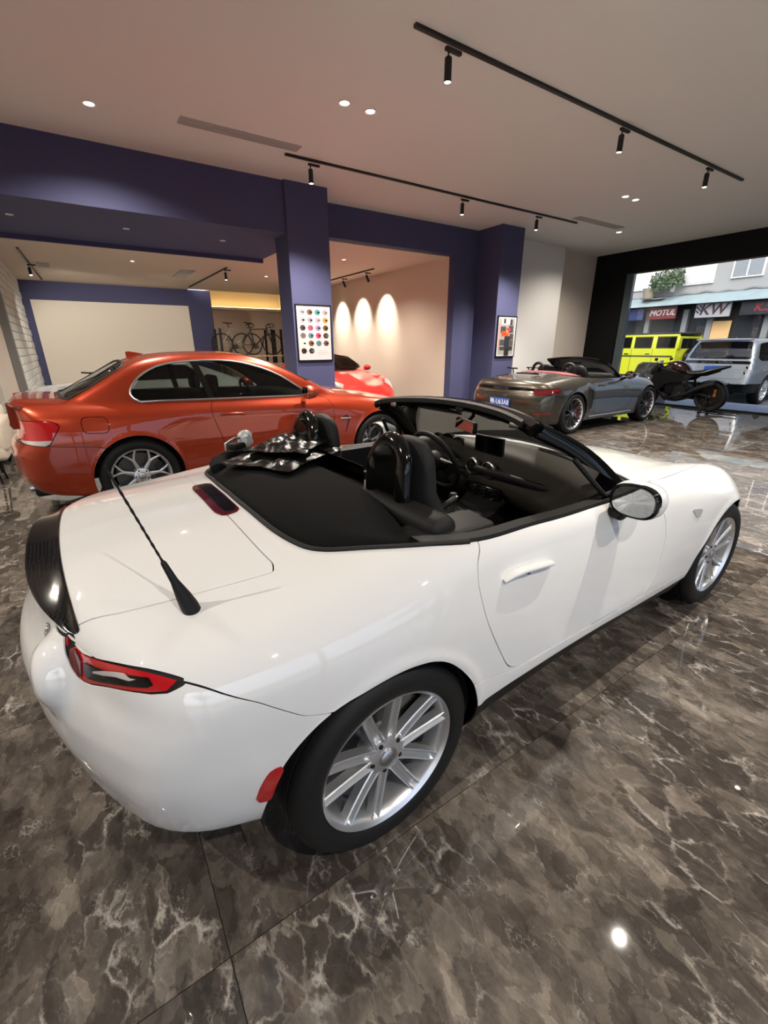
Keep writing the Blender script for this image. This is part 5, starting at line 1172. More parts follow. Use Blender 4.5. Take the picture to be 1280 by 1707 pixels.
# ------------------------------------------------------------------ bronze roadster with the red soft top cover
M['red_fabric'] = mat('red_fabric', (.16,.012,.016), .85, sheen=.3, bump=(700,.2))
M['red_core'] = mat('red_core', (.16,.006,.008), .12, coat=1.)
M['white_print'] = mat('white_print', (.8,.8,.8), .5)
def build_spyder():
    S = spyder_solid().mesh(-.55, 2.85, .56, (.86,.38,.38), 190, 96, 30)
    root = empty('convertible', (6.932, 5.434, 0), .012, 'dark bronze mid-engined convertible with red folded soft top and black mesh wheels', 'car')
    P = M['bronze_paint']; g = .003
    XZ = lambda V: V[:,[0,2]]; neg = lambda f, o=g: (lambda V: -f(V)-o); pos = lambda f, o=g: (lambda V: f(V)-o)
    R = .372; arcs = [lambda V: np.hypot(V[:,0], V[:,2]-.338)-R, lambda V: np.hypot(V[:,0]-2.475, V[:,2]-.338)-R]
    op = crom([(.02,0),(.03,.25),(.07,.42),(.16,.54),(.30,.62),(.55,.70),(1.0,.735),(1.5,.735),(1.68,.68),(1.80,.5),(1.87,.25),(1.88,0)], 5); op = np.r_[op, (op*[1,-1])[::-1][1:-1]]
    fop = lambda V: np.where(V[:,2] > .7, sdp(V[:,:2], op), -.3)
    door = np.r_[crom([(.62,1.0),(.60,.88),(.585,.75),(.60,.55),(.66,.36),(.72,.28)], 5), crom([(.9,.265),(1.72,.265),(1.80,.33),(1.86,.55),(1.86,.75),(1.80,.90)], 5), [(1.75,1.0)]]
    fdoor = lambda V: sdp(XZ(V), door)
    UZ = lambda V: np.c_[.80*V[:,0]+.60*np.abs(V[:,1]), V[:,2]]
    lam = rpoly([(-.312,.762),(.150,.790),(.185,.765),(.17,.72),(.02,.685),(-.27,.682)], .025); flam = lambda V: np.where((V[:,0] < -.2) & (np.abs(V[:,1]) > .35), sdp(UZ(V), lam), -.3)
    stp = rpoly([(-.62,.782),(.62,.782),(.62,.745),(-.62,.745)], .01); fst = lambda V: np.where(V[:,0] < -.5, sdp(V[:,1:3], stp), -.3)
    eng = crom([(-.06,0),(-.05,.3),(-.07,.47),(-.2,.50),(-.5,.52),(-.80,.55),(-.9,.5)], 5); eng = np.r_[eng, [(-.9,-.5)], (eng*[1,-1])[::-1][1:-1]]
    fe = lambda V: np.minimum(sdp(V[:,:2], eng), V[:,2]-.79)
    intk = rpoly([(.36,.70),(.50,.73),(.555,.66),(.56,.40),(.50,.36),(.41,.50)], .05); fi = lambda V: sdp(XZ(V), intk)
    hood = crom([(1.90,0),(1.88,.3),(1.82,.55),(2.0,.60),(2.4,.56),(2.8,.50),(3.1,.36),(3.14,0)], 5); hood = np.r_[hood, (hood*[1,-1])[::-1][1:-1]]
    fh = lambda V: np.minimum(sdp(V[:,:2], hood), V[:,2]-.5)
    bln = [(-1.3,.70),(-.85,.69),(-.5,.67),(-.33,.62),(.2,.58)]; fb = lambda V: np.where(V[:,0] < .1, -sdl(XZ(V), bln), -.3)
    panel(S, 'inner_shell', M['dark_under'], root, arcs+[neg(fop, 0), lambda V: V[:,2]-.17], off=-.009, rim=0)
    for sg in (-1, 1):
        sd = (lambda V: -V[:,1]) if sg < 0 else (lambda V: V[:,1])
        dr = panel(S, 'door', P, root, [lambda V: sd(V)-.3, pos(fdoor), neg(fop)])
        panel(S, 'body_side', P, root, [sd, neg(fdoor), neg(fop), neg(fe), neg(fh), neg(fb), neg(flam), neg(fst), neg(fi)]+arcs+[lambda V: V[:,2]-.19])
        panel(S, 'side_intake', M['black_plastic'], root, [lambda V: sd(V)-.3, pos(fi)], off=-.02, rim=0)
        lo = panel(S, 'tail_lamp', M['dark_red_lens'], root, [sd, pos(flam)], off=.001)
        l2 = rpoly([(-.14,.740),(.12,.760),(.13,.742),(-.12,.722)], .012); panel(S, 'lamp_core', M['red_core'], lo, [sd, lambda V: np.where((V[:,0] < -.2) & (np.abs(V[:,1]) > .35), sdp(UZ(V), l2), -.3)], off=.004, rim=.003)
        rf = rpoly([(-.30,.400),(.10,.393),(.05,.370),(-.22,.362)], .012); panel(S, 'rear_reflector', M['red_core'], root, [sd, lambda V: np.where((V[:,0] < -.3) & (np.abs(V[:,1]) > .5), sdp(UZ(V), rf), -.3)], off=.003, rim=.004)
        MB().tube(S.sy(np.linspace(.5,1.95,12), np.full(12,.245), sg)+np.array((0,sg*.004,0)), .016, 8).build('sill_blade', M['silver_paint'], root)
        hq = S.sy([.70,.78,.88,.93], [.775,.778,.774,.770], sg); MB().tube(hq+S.grad(hq)*np.array([.004,.02,.02,.004])[:,None], .012, 8).build('door_handle', P, dr)
        mc = np.array((1.50, sg*.955, .935)); rings = [[mc+np.array((t, ry*math.cos(a), rz*math.sin(a))) for a in np.linspace(0, 2*math.pi, 16, endpoint=False)] for t, ry, rz in ((-.05,.085,.06),(-.03,.095,.07),(.03,.09,.062),(.08,.04,.03))]
        mo = MB().loft(rings).build('door_mirror', M['black_gloss'], root, angle=60); MB().tube([mc+(0,-sg*.06,-.04), mc+(.05,-sg*.20,-.09)], [.02,.03], 8).build('mirror_foot', M['black_gloss'], mo); MB().box(mc+np.array((-.052,0,0)), (.004,.14,.09), r=.002).build('mirror_glass', M['mirror'], mo)
        for x in (0, 2.475): liner(root, x, .338, R-.002, sg, .85, .5)
        # roll hoops behind the seats
        cy = .335*sg; arc = [(.50,cy+.12,.90)]+[(.50,cy+.12*math.cos(a),1.02+.115*math.sin(a)) for a in np.linspace(0,math.pi,13)]+[(.50,cy-.12,.90)]
        MB().tube(np.array(arc), .028, 10, up=(1,0,0)).build('roll_hoop', M['black_plastic'], root, angle=60)
        seat_mesh(root, .90, cy, .38, M['leather_black'], 0, 1.10)
        # screen pillar
    top = np.array([(1.18-.10*(y/.56)**2, y, 1.225-.04*(y/.56)**2) for y in np.linspace(-.56,.56,15)]); bot = np.array([(1.83-.24*(y/.70)**2, y, .945-.05*(y/.70)**2) for y in np.linspace(-.70,.70,15)])
    rows = [top*(1-t)+bot*t+np.array((.02,0,.03))*math.sin(math.pi*t) for t in np.linspace(0,1,8)]
    MB().loft([list(map(tuple, r)) for r in rows], cap=False, closed=False).build('windscreen', M['glass'], root, angle=None)
    MB().tube(top, .026, 10, flat=(1.3,.8)).build('windscreen_header', M['black_gloss'], root)
    for e in (0,-1): MB().tube([r[e] for r in rows], .024, 10).build('windscreen_pillar', M['black_gloss'], root)
    MB().box((.50,0,1.00), (.006,.40,.16), r=.002).build('wind_deflector', M['glass_tint'], root)
    panel(S, 'engine_lid', P, root, [pos(fe), neg(fst)]); panel(S, 'hood', P, root, [pos(fh)])
    panel(S, 'rear_bumper', P, root, [lambda V: .1-V[:,0], pos(fb), neg(flam), neg(fst), lambda V: V[:,2]-.2]+arcs)
    so = panel(S, 'light_strip', M['black_gloss'], root, [pos(fst, .001)], off=-.002)
    # raised lettering on the strip, plate
    q = S.sx([0.], [.763], -.5)[0]
    rowM = basis(Vector((q[0]-.004, 0, .763)), Vector((0,-1,0)), Vector((0,0,1)), Vector((-1,0,0)))
    text_mesh('strip_lettering', 'P O R S C H E', .050, M['satin'], so, rowM, .001, sx=1.05)
    pl = MB().box((-.958,-.045,.535), (.010,.44,.13), rot('Y',0), r=.004).build('number_plate', M['plate_blue'], root)
    text_mesh('plate_text', 'A·U63A8', .115, M['white_print'], pl, basis(Vector((-.9645,-.06,.533)), Vector((0,-1,0)), Vector((0,0,1)), Vector((-1,0,0))), .001, sx=.86)
    # first character of the plate, drawn in strokes
    b = MB()
    for (y0, z0, y1, z1) in ((.135,.575,.135,.545),(.155,.58,.155,.54),(.115,.58,.115,.54),(.155,.56,.115,.56),(.16,.58,.11,.58),(.16,.54,.11,.54),(.16,.525,.11,.525),(.135,.525,.12,.49),(.12,.49,.145,.485)):
        b.tube([(-.965,y0,z0),(-.965,y1,z1)], .0035, 5)
    o = b.build('plate_character', M['white_print'], pl)
    MB().box((-.90,0,.26), (.14,.9,.13), r=.03).build('diffuser', M['black_plastic'], root)
    for y in (-.06,.06): MB().lathe([(.036,-.06),(.042,-.07),(.042,.05),(.034,.05),(.034,-.06)], 16, 'x', tr(-.97,y,.28)).build('exhaust_tip', M['chrome'], root)
    # engine lid slots, active spoiler gap
    for sgn in (-1, 1):
        for k in range(4):
            x = -.36-.05*k; q = S.sz([x]*5, np.linspace(sgn*.30, sgn*.47, 5)); MB().tube(q+np.array((0,0,.001)), .007, 6).build('lid_slot', M['black_plastic'], root)
    q = S.sz([-.235]*9, np.linspace(-.24,.24,9)); MB().tube(q+np.array((0,0,.002)), .013, 6).build('brake_light_slot', M['black_gloss'], root)
    # red soft top cover
    b = MB(); V = []; K = 12; N = 31; XX = []; YY = []
    for y in np.linspace(-.64,.64,N):
        xr = op[np.argmax(op[:,1] >= abs(y)),0]; xf = .52-.1*(abs(y)/.64)**2
        for t in np.linspace(0,1,K): XX.append(xr+.005+(max(xf, xr+.03)-xr)*t); YY.append(y)
    V = S.sz(XX, YY); tt = np.tile(np.linspace(0,1,K), N); V[:,2] += .004+.022*np.sin(np.minimum(1, tt*3)*math.pi/2)-.02*tt**2
    b.add(V, [(j*K+k, j*K+k+1, (j+1)*K+k+1, (j+1)*K+k) for j in range(N-1) for k in range(K-1)]); sf = b.build('folded_soft_top', M['red_fabric'], root, angle=None, fix=False)
    md = sf.modifiers.new('thick', 'SOLIDIFY'); md.thickness = .015; md.offset = -1
    # cabin
    T = S.sz(op[::3,0], op[::3,1])*[1,.985,1]-[0,0,.01]; bo = np.c_[.95+(T[:,0]-.95)*.9, T[:,1]*.85, np.full(len(T), .22)]; b = MB(); b.loft([list(map(tuple, T)), list(map(tuple, bo))], cap=False); b.add([tuple(v) for v in bo], [tuple(range(len(bo)))]); b.build('cabin_tub', M['leather_black'], root)
    MB().box((1.62,0,.84), (.34,1.36,.20), r=.06).build('dashboard', M['leather_black'], root); steering(root, 1.36, .35, .86)
    MB().box((1.20,.0,1.14), (.03,.20,.055), r=.012).build('rear_view_mirror', M['black_plastic'], root)
    cache = {}
    for x in (0, 2.475):
        for sg in (-1, 1): make_wheel(root, (x, sg*.765, .338), sg, .338, .25, .262, 'meshdark', M['alloy_black'], cache, lip_m=M['alloy'], cal=M['red_paint'])
    return root
spyder = build_spyder()
# ------------------------------------------------------------------ further cars
def build_sports(paint, loc, rz, label, S):
    root = empty('sports_car', loc, rz, label, 'car'); P = paint; g = .003
    XZ = lambda V: V[:,[0,2]]; neg = lambda f, o=g: (lambda V: -f(V)-o); pos = lambda f, o=g: (lambda V: f(V)-o)
    R = .368; arcs = [lambda V: np.hypot(V[:,0], V[:,2]-.335)-R, lambda V: np.hypot(V[:,0]-2.45, V[:,2]-.335)-R]
    win = rpoly([(.15,.95),(.45,1.16),(.95,1.205),(1.25,1.16),(1.62,.95)], .05); fwin = lambda V: sdp(XZ(V), win)
    ws = np.array([(1.95,0),(1.90,.35),(1.72,.60),(1.62,.63),(1.32,.52),(1.24,.3),(1.22,0)]); ws = np.r_[ws, (ws*[1,-1])[::-1][1:-1]]; fws = lambda V: np.minimum(sdp(V[:,:2], ws), V[:,2]-.90)
    rw = np.array([(.35,0),(.30,.35),(.2,.48),(-.15,.52),(-.25,.35),(-.28,0)]); rw = np.r_[rw, (rw*[1,-1])[::-1][1:-1]]; frw = lambda V: np.minimum(sdp(V[:,:2], rw), V[:,2]-.95)
    hood = crom([(1.98,0),(1.95,.3),(1.88,.50),(2.1,.56),(2.5,.53),(2.9,.47),(3.12,.36),(3.16,0)], 4); hood = np.r_[hood, (hood*[1,-1])[::-1][1:-1]]; fh = lambda V: np.minimum(sdp(V[:,:2], hood), V[:,2]-.5)
    door = np.r_[crom([(.42,1.3),(.45,.9),(.47,.6),(.55,.3)], 4), crom([(.8,.26),(1.6,.26),(1.68,.5),(1.68,.75),(1.62,.93)], 4), [(1.2,1.3)]]; fd = lambda V: sdp(XZ(V), door)
    t = np.linspace(0, 2*math.pi, 24, endpoint=False); hl = np.c_[2.98+.17*np.cos(t), .655+.105*np.sin(t)]; fl_ = lambda V: np.minimum(sdp(V[:,:2]*[1,1]*np.c_[np.ones(len(V)), np.sign(V[:,1])], np.c_[2.94+.17*np.cos(t), .655+.105*np.sin(t)]), V[:,2]-.4)
    panel(S, 'inner_shell', M['dark_under'], root, arcs+[neg(fwin,0), neg(fws,0), neg(frw,0), lambda V: V[:,2]-.17], off=-.009, rim=0)
    panel(S, 'body', P, root, [neg(fwin,0), neg(fws,0), neg(frw,0), neg(fh), neg(fd), neg(fl_)]+arcs+[lambda V: V[:,2]-.19]); panel(S, 'hood', P, root, [pos(fh)])
    panel(S, 'windscreen', M['glass_tint'], root, [pos(fws)], off=-.003, rim=0); panel(S, 'rear_window', M['glass_dark'], root, [pos(frw)], off=-.003, rim=0)
    q = S.sz(ws[:,0], ws[:,1], .7); MB().tube(q, .012, 8, closed=True).build('windscreen_seal', M['rubber'], root)
    for sg in (-1, 1):
        sd = (lambda V: -V[:,1]) if sg < 0 else (lambda V: V[:,1])
        panel(S, 'door', P, root, [lambda V: sd(V)-.3, pos(fd), neg(fwin,0)]); panel(S, 'door_window', M['glass_dark'], root, [lambda V: sd(V)-.3, pos(fwin)], off=-.006, rim=0)
        panel(S, 'head_lamp', M['clear_lens'], root, [sd, pos(fl_)], off=.004)
        mc = np.array((1.52, sg*.955, .955)); rings = [[mc+np.array((t_, ry*math.cos(a), rz_*math.sin(a))) for a in np.linspace(0, 2*math.pi, 16, endpoint=False)] for t_, ry, rz_ in ((-.05,.085,.06),(-.03,.095,.07),(.03,.09,.062),(.08,.04,.03))]
        mo = MB().loft(rings).build('door_mirror', P, root, angle=60); MB().tube([mc+(0,-sg*.06,-.04), mc+(.03,-sg*.22,-.09)], [.02,.03], 8).build('mirror_foot', P, mo)
        for x in (0, 2.45): liner(root, x, .335, R-.002, sg, .85, .5)
        seat_mesh(root, .85, .35*sg, .40, M['leather_black'], 0, 1.08)
    cache = {}
    for x in (0, 2.45):
        for sg in (-1, 1): make_wheel(root, (x, sg*.765, .335), sg, .335, .24, .25, 'multi', M['alloy'], cache)
    return root
S_SP = sports_solid().mesh(-.5, 2.8, .56, (.86,.5,.38), 120, 70, 24)
build_sports(M['red_paint'], (5.10, 11.42, 0), -math.pi/2, 'glossy red sports car parked nose-out in the lit niche', S_SP)
build_sports(M['white_paint'], (1.95, 8.95, 0), math.pi+.0, 'white sports car mostly hidden behind the orange coupe', S_SP)
# ------------------------------------------------------------------ lime off-roader in the street
def build_offroader():
    GZ = -.16; root = empty('offroader', (18.5+.93, 9.15, GZ), math.pi/2, 'lime yellow boxy off-roader with black roof in the street', 'car')
    P = M['yellow_paint']; K = M['black_gloss']                      # local: x forward (world +Y), left side (y+) faces the showroom
    W_ = .93; x0, x1 = -.80, 3.6; zb_, zs, zr = .52, 1.50, 2.02
    def sidepoly(sg):
        # lower body with square wheel arches
        arch = lambda xc: [(xc-.52,zb_),(xc-.40,.86),(xc-.30,.93),(xc+.30,.93),(xc+.42,.86),(xc+.52,zb_)]
        return [(x0,zb_)]+arch(0.)+arch(2.85)+[(x1,zb_),(x1,1.12),(x1-.10,1.20),(2.42,1.26),(2.40,zs),(x0,zs)]
    lower = sidepoly(1)
    MB().prism(lower, -W_+.004, -W_+.05, 'y').build('body_side', P, root, smooth=False); MB().prism(lower, W_-.05, W_-.004, 'y').build('body_side', P, root, smooth=False)
    MB().box(((x0+x1)/2, 0, .82), (x1-x0-.1, 2*W_-.1, .50), r=.03).build('body_core', M['dark_under'], root)
    MB().box((3.07,0,1.19), (1.36,1.66,.13), r=.04).build('hood', P, root); MB().box((x0+.03,0,1.0), (.06,2*W_-.08,1.0), r=.02).build('rear_door', P, root)
    MB().box((x1-.03,0,.90), (.06,1.75,.5), r=.02).build('front_grille', K, root)
    # cabin pillars, roof and windows
    for sg in (-1, 1):
        y = sg*(W_-.045)
        for a, b_ in ((x0,x0+.07),(-.04,.12),(.80,.92),(2.10,2.30)):
            lean = .035*sg; MB().loft([[(a,y-.04*sg,zs-.02),(b_,y-.04*sg,zs-.02),(b_,y+.04*sg,zs-.02),(a,y+.04*sg,zs-.02)],[(a+(.10 if a > 2 else 0)*-1,y-.04*sg-lean,zr-.10),(b_-(.12 if a > 2 else 0),y-.04*sg-lean,zr-.10),(b_-(.12 if a > 2 else 0),y+.04*sg-lean,zr-.10),(a-(.10 if a > 2 else 0),y+.04*sg-lean,zr-.10)]]).build('window_pillar', P, root, smooth=False)
        MB().box(((x0+2.2)/2, y-.035*sg, zr-.07), (2.2-x0, .08, .08), r=.015).build('roof_rail', P, root)
        for a, b_ in ((x0+.07,-.04),(.12,.80),(.92,2.10)):
            MB().box(((a+b_)/2, y-.01*sg, (zs+zr-.1)/2), (b_-a, .012, zr-.1-zs+.02)).build('side_window', M['glass_dark'], root, smooth=False)
            fr = [(a+.03,y+.028*sg,zs+.02),(b_-.03,y+.028*sg,zs+.02),(b_-.03,y-.0*sg,zr-.13),(a+.03,y-.0*sg,zr-.13)]; MB().tube(fr, .014, 6, closed=True).build('window_gasket', M['rubber'], root)
        MB().box(((x0+x1)/2+.0, sg*(W_-.0), 1.22), (x1-x0-.2, .03, .045), r=.008).build('side_moulding', M['black_plastic'], root)
        for xs in (.05, .86, 2.2): MB().box((xs, sg*(W_+.0005), 1.05), (.008,.010,.9)).build('door_gap', M['dark_under'], root, smooth=False)
        for xs in (.22, 1.05): MB().box((xs, sg*(W_+.014), 1.30), (.16,.03,.035), r=.01).build('door_handle', M['black_plastic'], root)
        for xc in (0, 2.85):
            MB().tube([(xc-.56,sg*(W_+.03),.50),(xc-.43,sg*(W_+.035),.88),(xc-.31,sg*(W_+.035),.96),(xc+.31,sg*(W_+.035),.96),(xc+.44,sg*(W_+.035),.88),(xc+.56,sg*(W_+.03),.50)], .045, 8).build('fender_flare', M['black_plastic'], root)
        MB().tube([(.55,sg*(W_+.03),.42),(2.3,sg*(W_+.03),.42)], .035, 8).build('running_board', M['satin'], root)
    MB().box(((x0+2.25)/2, 0, zr), (2.35-x0, 1.70, .07), r=.03).build('roof', K, root)
    MB().loft([[(2.40,-.80,1.25),(2.40,.80,1.25),(2.42,.80,1.25),(2.42,-.80,1.25)],[(2.20,-.76,zr-.05),(2.20,.76,zr-.05),(2.22,.76,zr-.05),(2.22,-.76,zr-.05)]]).build('windscreen', M['glass_dark'], root, smooth=False)
    MB().box((x0-.004,-.05,1.68), (.012,1.35,.34)).build('rear_window', M['glass_dark'], root, smooth=False)
    MB().box((x0-.002,0,1.88), (.05,1.7,.08), r=.01).build('rear_header', P, root)
    for sg in (-1,1): MB().box((x0,sg*.79,1.69), (.06,.22,.42), r=.01).build('rear_corner_post', P, root)
    MB().lathe([(.36,-.26),(.38,-.22),(.38,-.06),(.36,-.02),(0,-.02),(0,-.26),(.36,-.26)], 30, 'x', tr(x0-.02,.05,1.12)).build('spare_wheel_cover', K, root)
    MB().box((x0-.05,0,.56), (.16,1.8,.16), r=.03).build('rear_bumper', M['black_plastic'], root)
    cache = {}
    for x in (0, 2.85):
        for sg in (-1, 1): make_wheel(root, (x, sg*.80, .40), sg, .40, .27, .27, 'multi', M['alloy_dark'], cache)
    return root
build_offroader()
# ------------------------------------------------------------------ silver luxury SUV in the street
def build_suv():
    S = gen_solid([(-1.2,.80),(-1.0,.90),(-.7,.96),(0,1.0),(1.5,.985),(3.0,1.0),(3.5,.96),(3.9,.8)],
        [.2,.35,.5,.7,.9,1.05,1.2], {-1:[.12,.05,.02,0,0,.03,.12], 3.5:[.12,.05,.02,0,0,.04,.2]},
        [0,.5,.75,.9,1.0], {-1.2:[1.12,1.12,1.10,1.07,1.02], 0:[1.14,1.14,1.13,1.10,1.04], 2.2:[1.14,1.14,1.12,1.09,1.03], 2.8:[1.10,1.09,1.07,1.03,.97], 3.9:[.95,.94,.92,.88,.8]},
        [(.2,-.95),(.4,-1.08),(.6,-1.10),(.9,-1.06),(1.1,-1.03),(1.3,-1.0)], [(.2,.14),(1.3,.12)], [(.2,3.75),(.6,3.85),(1.0,3.8),(1.3,3.6)], .22,
        [(-1.2,.36),(0,.28),(3,.28),(3.9,.34)], (0,2.95), .40, .008,
        dict(roof=[(-1.3,.5),(-1.08,1.0),(-.98,1.25),(-.82,1.62),(-.65,1.80),(-.3,1.84),(.6,1.855),(1.4,1.84),(1.7,1.72),(2.3,1.28),(2.7,.9),(3.0,.5)], sm=5,
             wz=[(.6,1.0),(1.0,.965),(1.2,.92),(1.5,.845),(1.8,.755),(1.9,.70)], wx=[(-1.2,-.08),(-.8,-.02),(0,0),(2.,0),(2.6,-.06)], crown=.05, k=.10, u=.03), ks=(.07,.12,.12,.05)).mesh(-.5, 3.2, .95, (1.0,.9,.6), 100, 76, 26)
    root = empty('luxury_suv', (15.5+1.08, 5.86, -.2), .0, 'silver luxury suv parked tail towards the street window', 'car'); P = M['silver_paint']; g = .004
    XZ = lambda V: V[:,[0,2]]; neg = lambda f, o=g: (lambda V: -f(V)-o); pos = lambda f, o=g: (lambda V: f(V)-o)
    R = .44; arcs = [lambda V: np.hypot(V[:,0], V[:,2]-.40)-R, lambda V: np.hypot(V[:,0]-2.95, V[:,2]-.40)-R]
    rg = rpoly([(-.80,1.27),(.80,1.27),(.66,1.74),(-.66,1.74)], .06); frg = lambda V: np.where((V[:,0] < -.5), sdp(V[:,1:3], rg), -.3)
    win = rpoly([(-.70,1.30),(-.55,1.68),(.2,1.74),(1.4,1.74),(2.2,1.22),(-.5,1.22)], .05); fw = lambda V: np.where(V[:,0] > -.9, sdp(XZ(V), win), -.3)
    tg = rpoly([(-.80,1.22),(.80,1.22),(.74,.74),(-.74,.74)], .04); ftg = lambda V: np.where(V[:,0] < -.6, sdp(V[:,1:3], tg), -.3)
    band = rpoly([(-.86,1.215),(.86,1.215),(.86,1.14),(-.86,1.14)], .02); fbd = lambda V: np.where(V[:,0] < -.6, sdp(V[:,1:3], band), -.3)
    panel(S, 'inner_shell', M['dark_under'], root, arcs+[neg(frg,0), neg(fw,0), lambda V: V[:,2]-.34], off=-.01, rim=0)
    panel(S, 'body', P, root, [neg(frg,0), neg(fw,0), neg(ftg)]+arcs+[lambda V: V[:,2]-.60]); panel(S, 'lower_skirt', M['black_plastic'], root, arcs+[lambda V: .595-V[:,2], lambda V: V[:,2]-.36], off=-.004)
    tgp = panel(S, 'tailgate', P, root, [pos(ftg), neg(fbd, 0)]); bo = panel(S, 'badge_band', M['black_gloss'], tgp, [pos(fbd, 0)], off=.004)
    panel(S, 'rear_window', M['glass_tint'], root, [pos(frg)], off=-.004, rim=0)
    for sg in (-1, 1):
        sd = (lambda V: -V[:,1]) if sg < 0 else (lambda V: V[:,1]); panel(S, 'side_window', M['glass_dark'], root, [lambda V: sd(V)-.4, pos(fw)], off=-.004, rim=0)
        vl = rpoly([(sg*.83,1.20),(sg*.77,1.20),(sg*.74,.78),(sg*.79,.78)], .015); panel(S, 'tail_lamp', M['black_gloss'], root, [sd, lambda V: np.where(V[:,0] < -.6, sdp(V[:,1:3], vl), -.3)], off=.006, rim=.006)
        for x in (0, 2.95): liner(root, x, .40, R-.002, sg, .95, .6)
    q = S.sx([0.], [1.178], 0.)[0]; text_mesh('badge_lettering', 'RANGE  ROVER', .085, M['satin'], bo, basis(Vector((q[0]-.012, 0, 1.178)), Vector((0,-1,0)), Vector((0,0,1)), Vector((-1,0,0))), .002, sx=1.35)
    q = S.sx([.0], [.98], 0.)[0]; pl = MB().box((q[0]-.008, .02, 1.00), (.012,.46,.15), r=.004).build('number_plate', M['plate_blue'], root); 
    MB().tube([(q[0]-.03,.02,1.10),(q[0]-.03,-.42,1.10)], .012, 8).build('tailgate_handle', M['chrome'], root)
    wq = S.sx([.10,-.1,-.36], [1.31,1.33,1.36], 0.)+np.array((-.02,0,0)); MB().tube(wq, .012, 8).build('rear_wiper', M['black_plastic'], root)
    MB().box((-.86,0,1.79), (.30,1.35,.05), r=.02).build('roof_spoiler', P, root)
    for x in (-.05,): MB().loft([[(x,-.03,1.84),(x,.03,1.84),(x+.16,.02,1.84),(x+.16,-.02,1.84)],[(x+.02,-.01,1.90),(x+.02,.01,1.90),(x+.10,.008,1.88),(x+.10,-.008,1.88)]]).build('roof_aerial', M['black_gloss'], root)
    cache = {}
    for x in (0, 2.95):
        for sg in (-1, 1): make_wheel(root, (x, sg*.86, .40), sg, .40, .28, .29, 'multi', M['alloy'], cache)
    for y in (-.4,.4): seat_mesh(root, .4, y, .75, M['leather_black'], 1, 1.30)
    return root
build_suv()
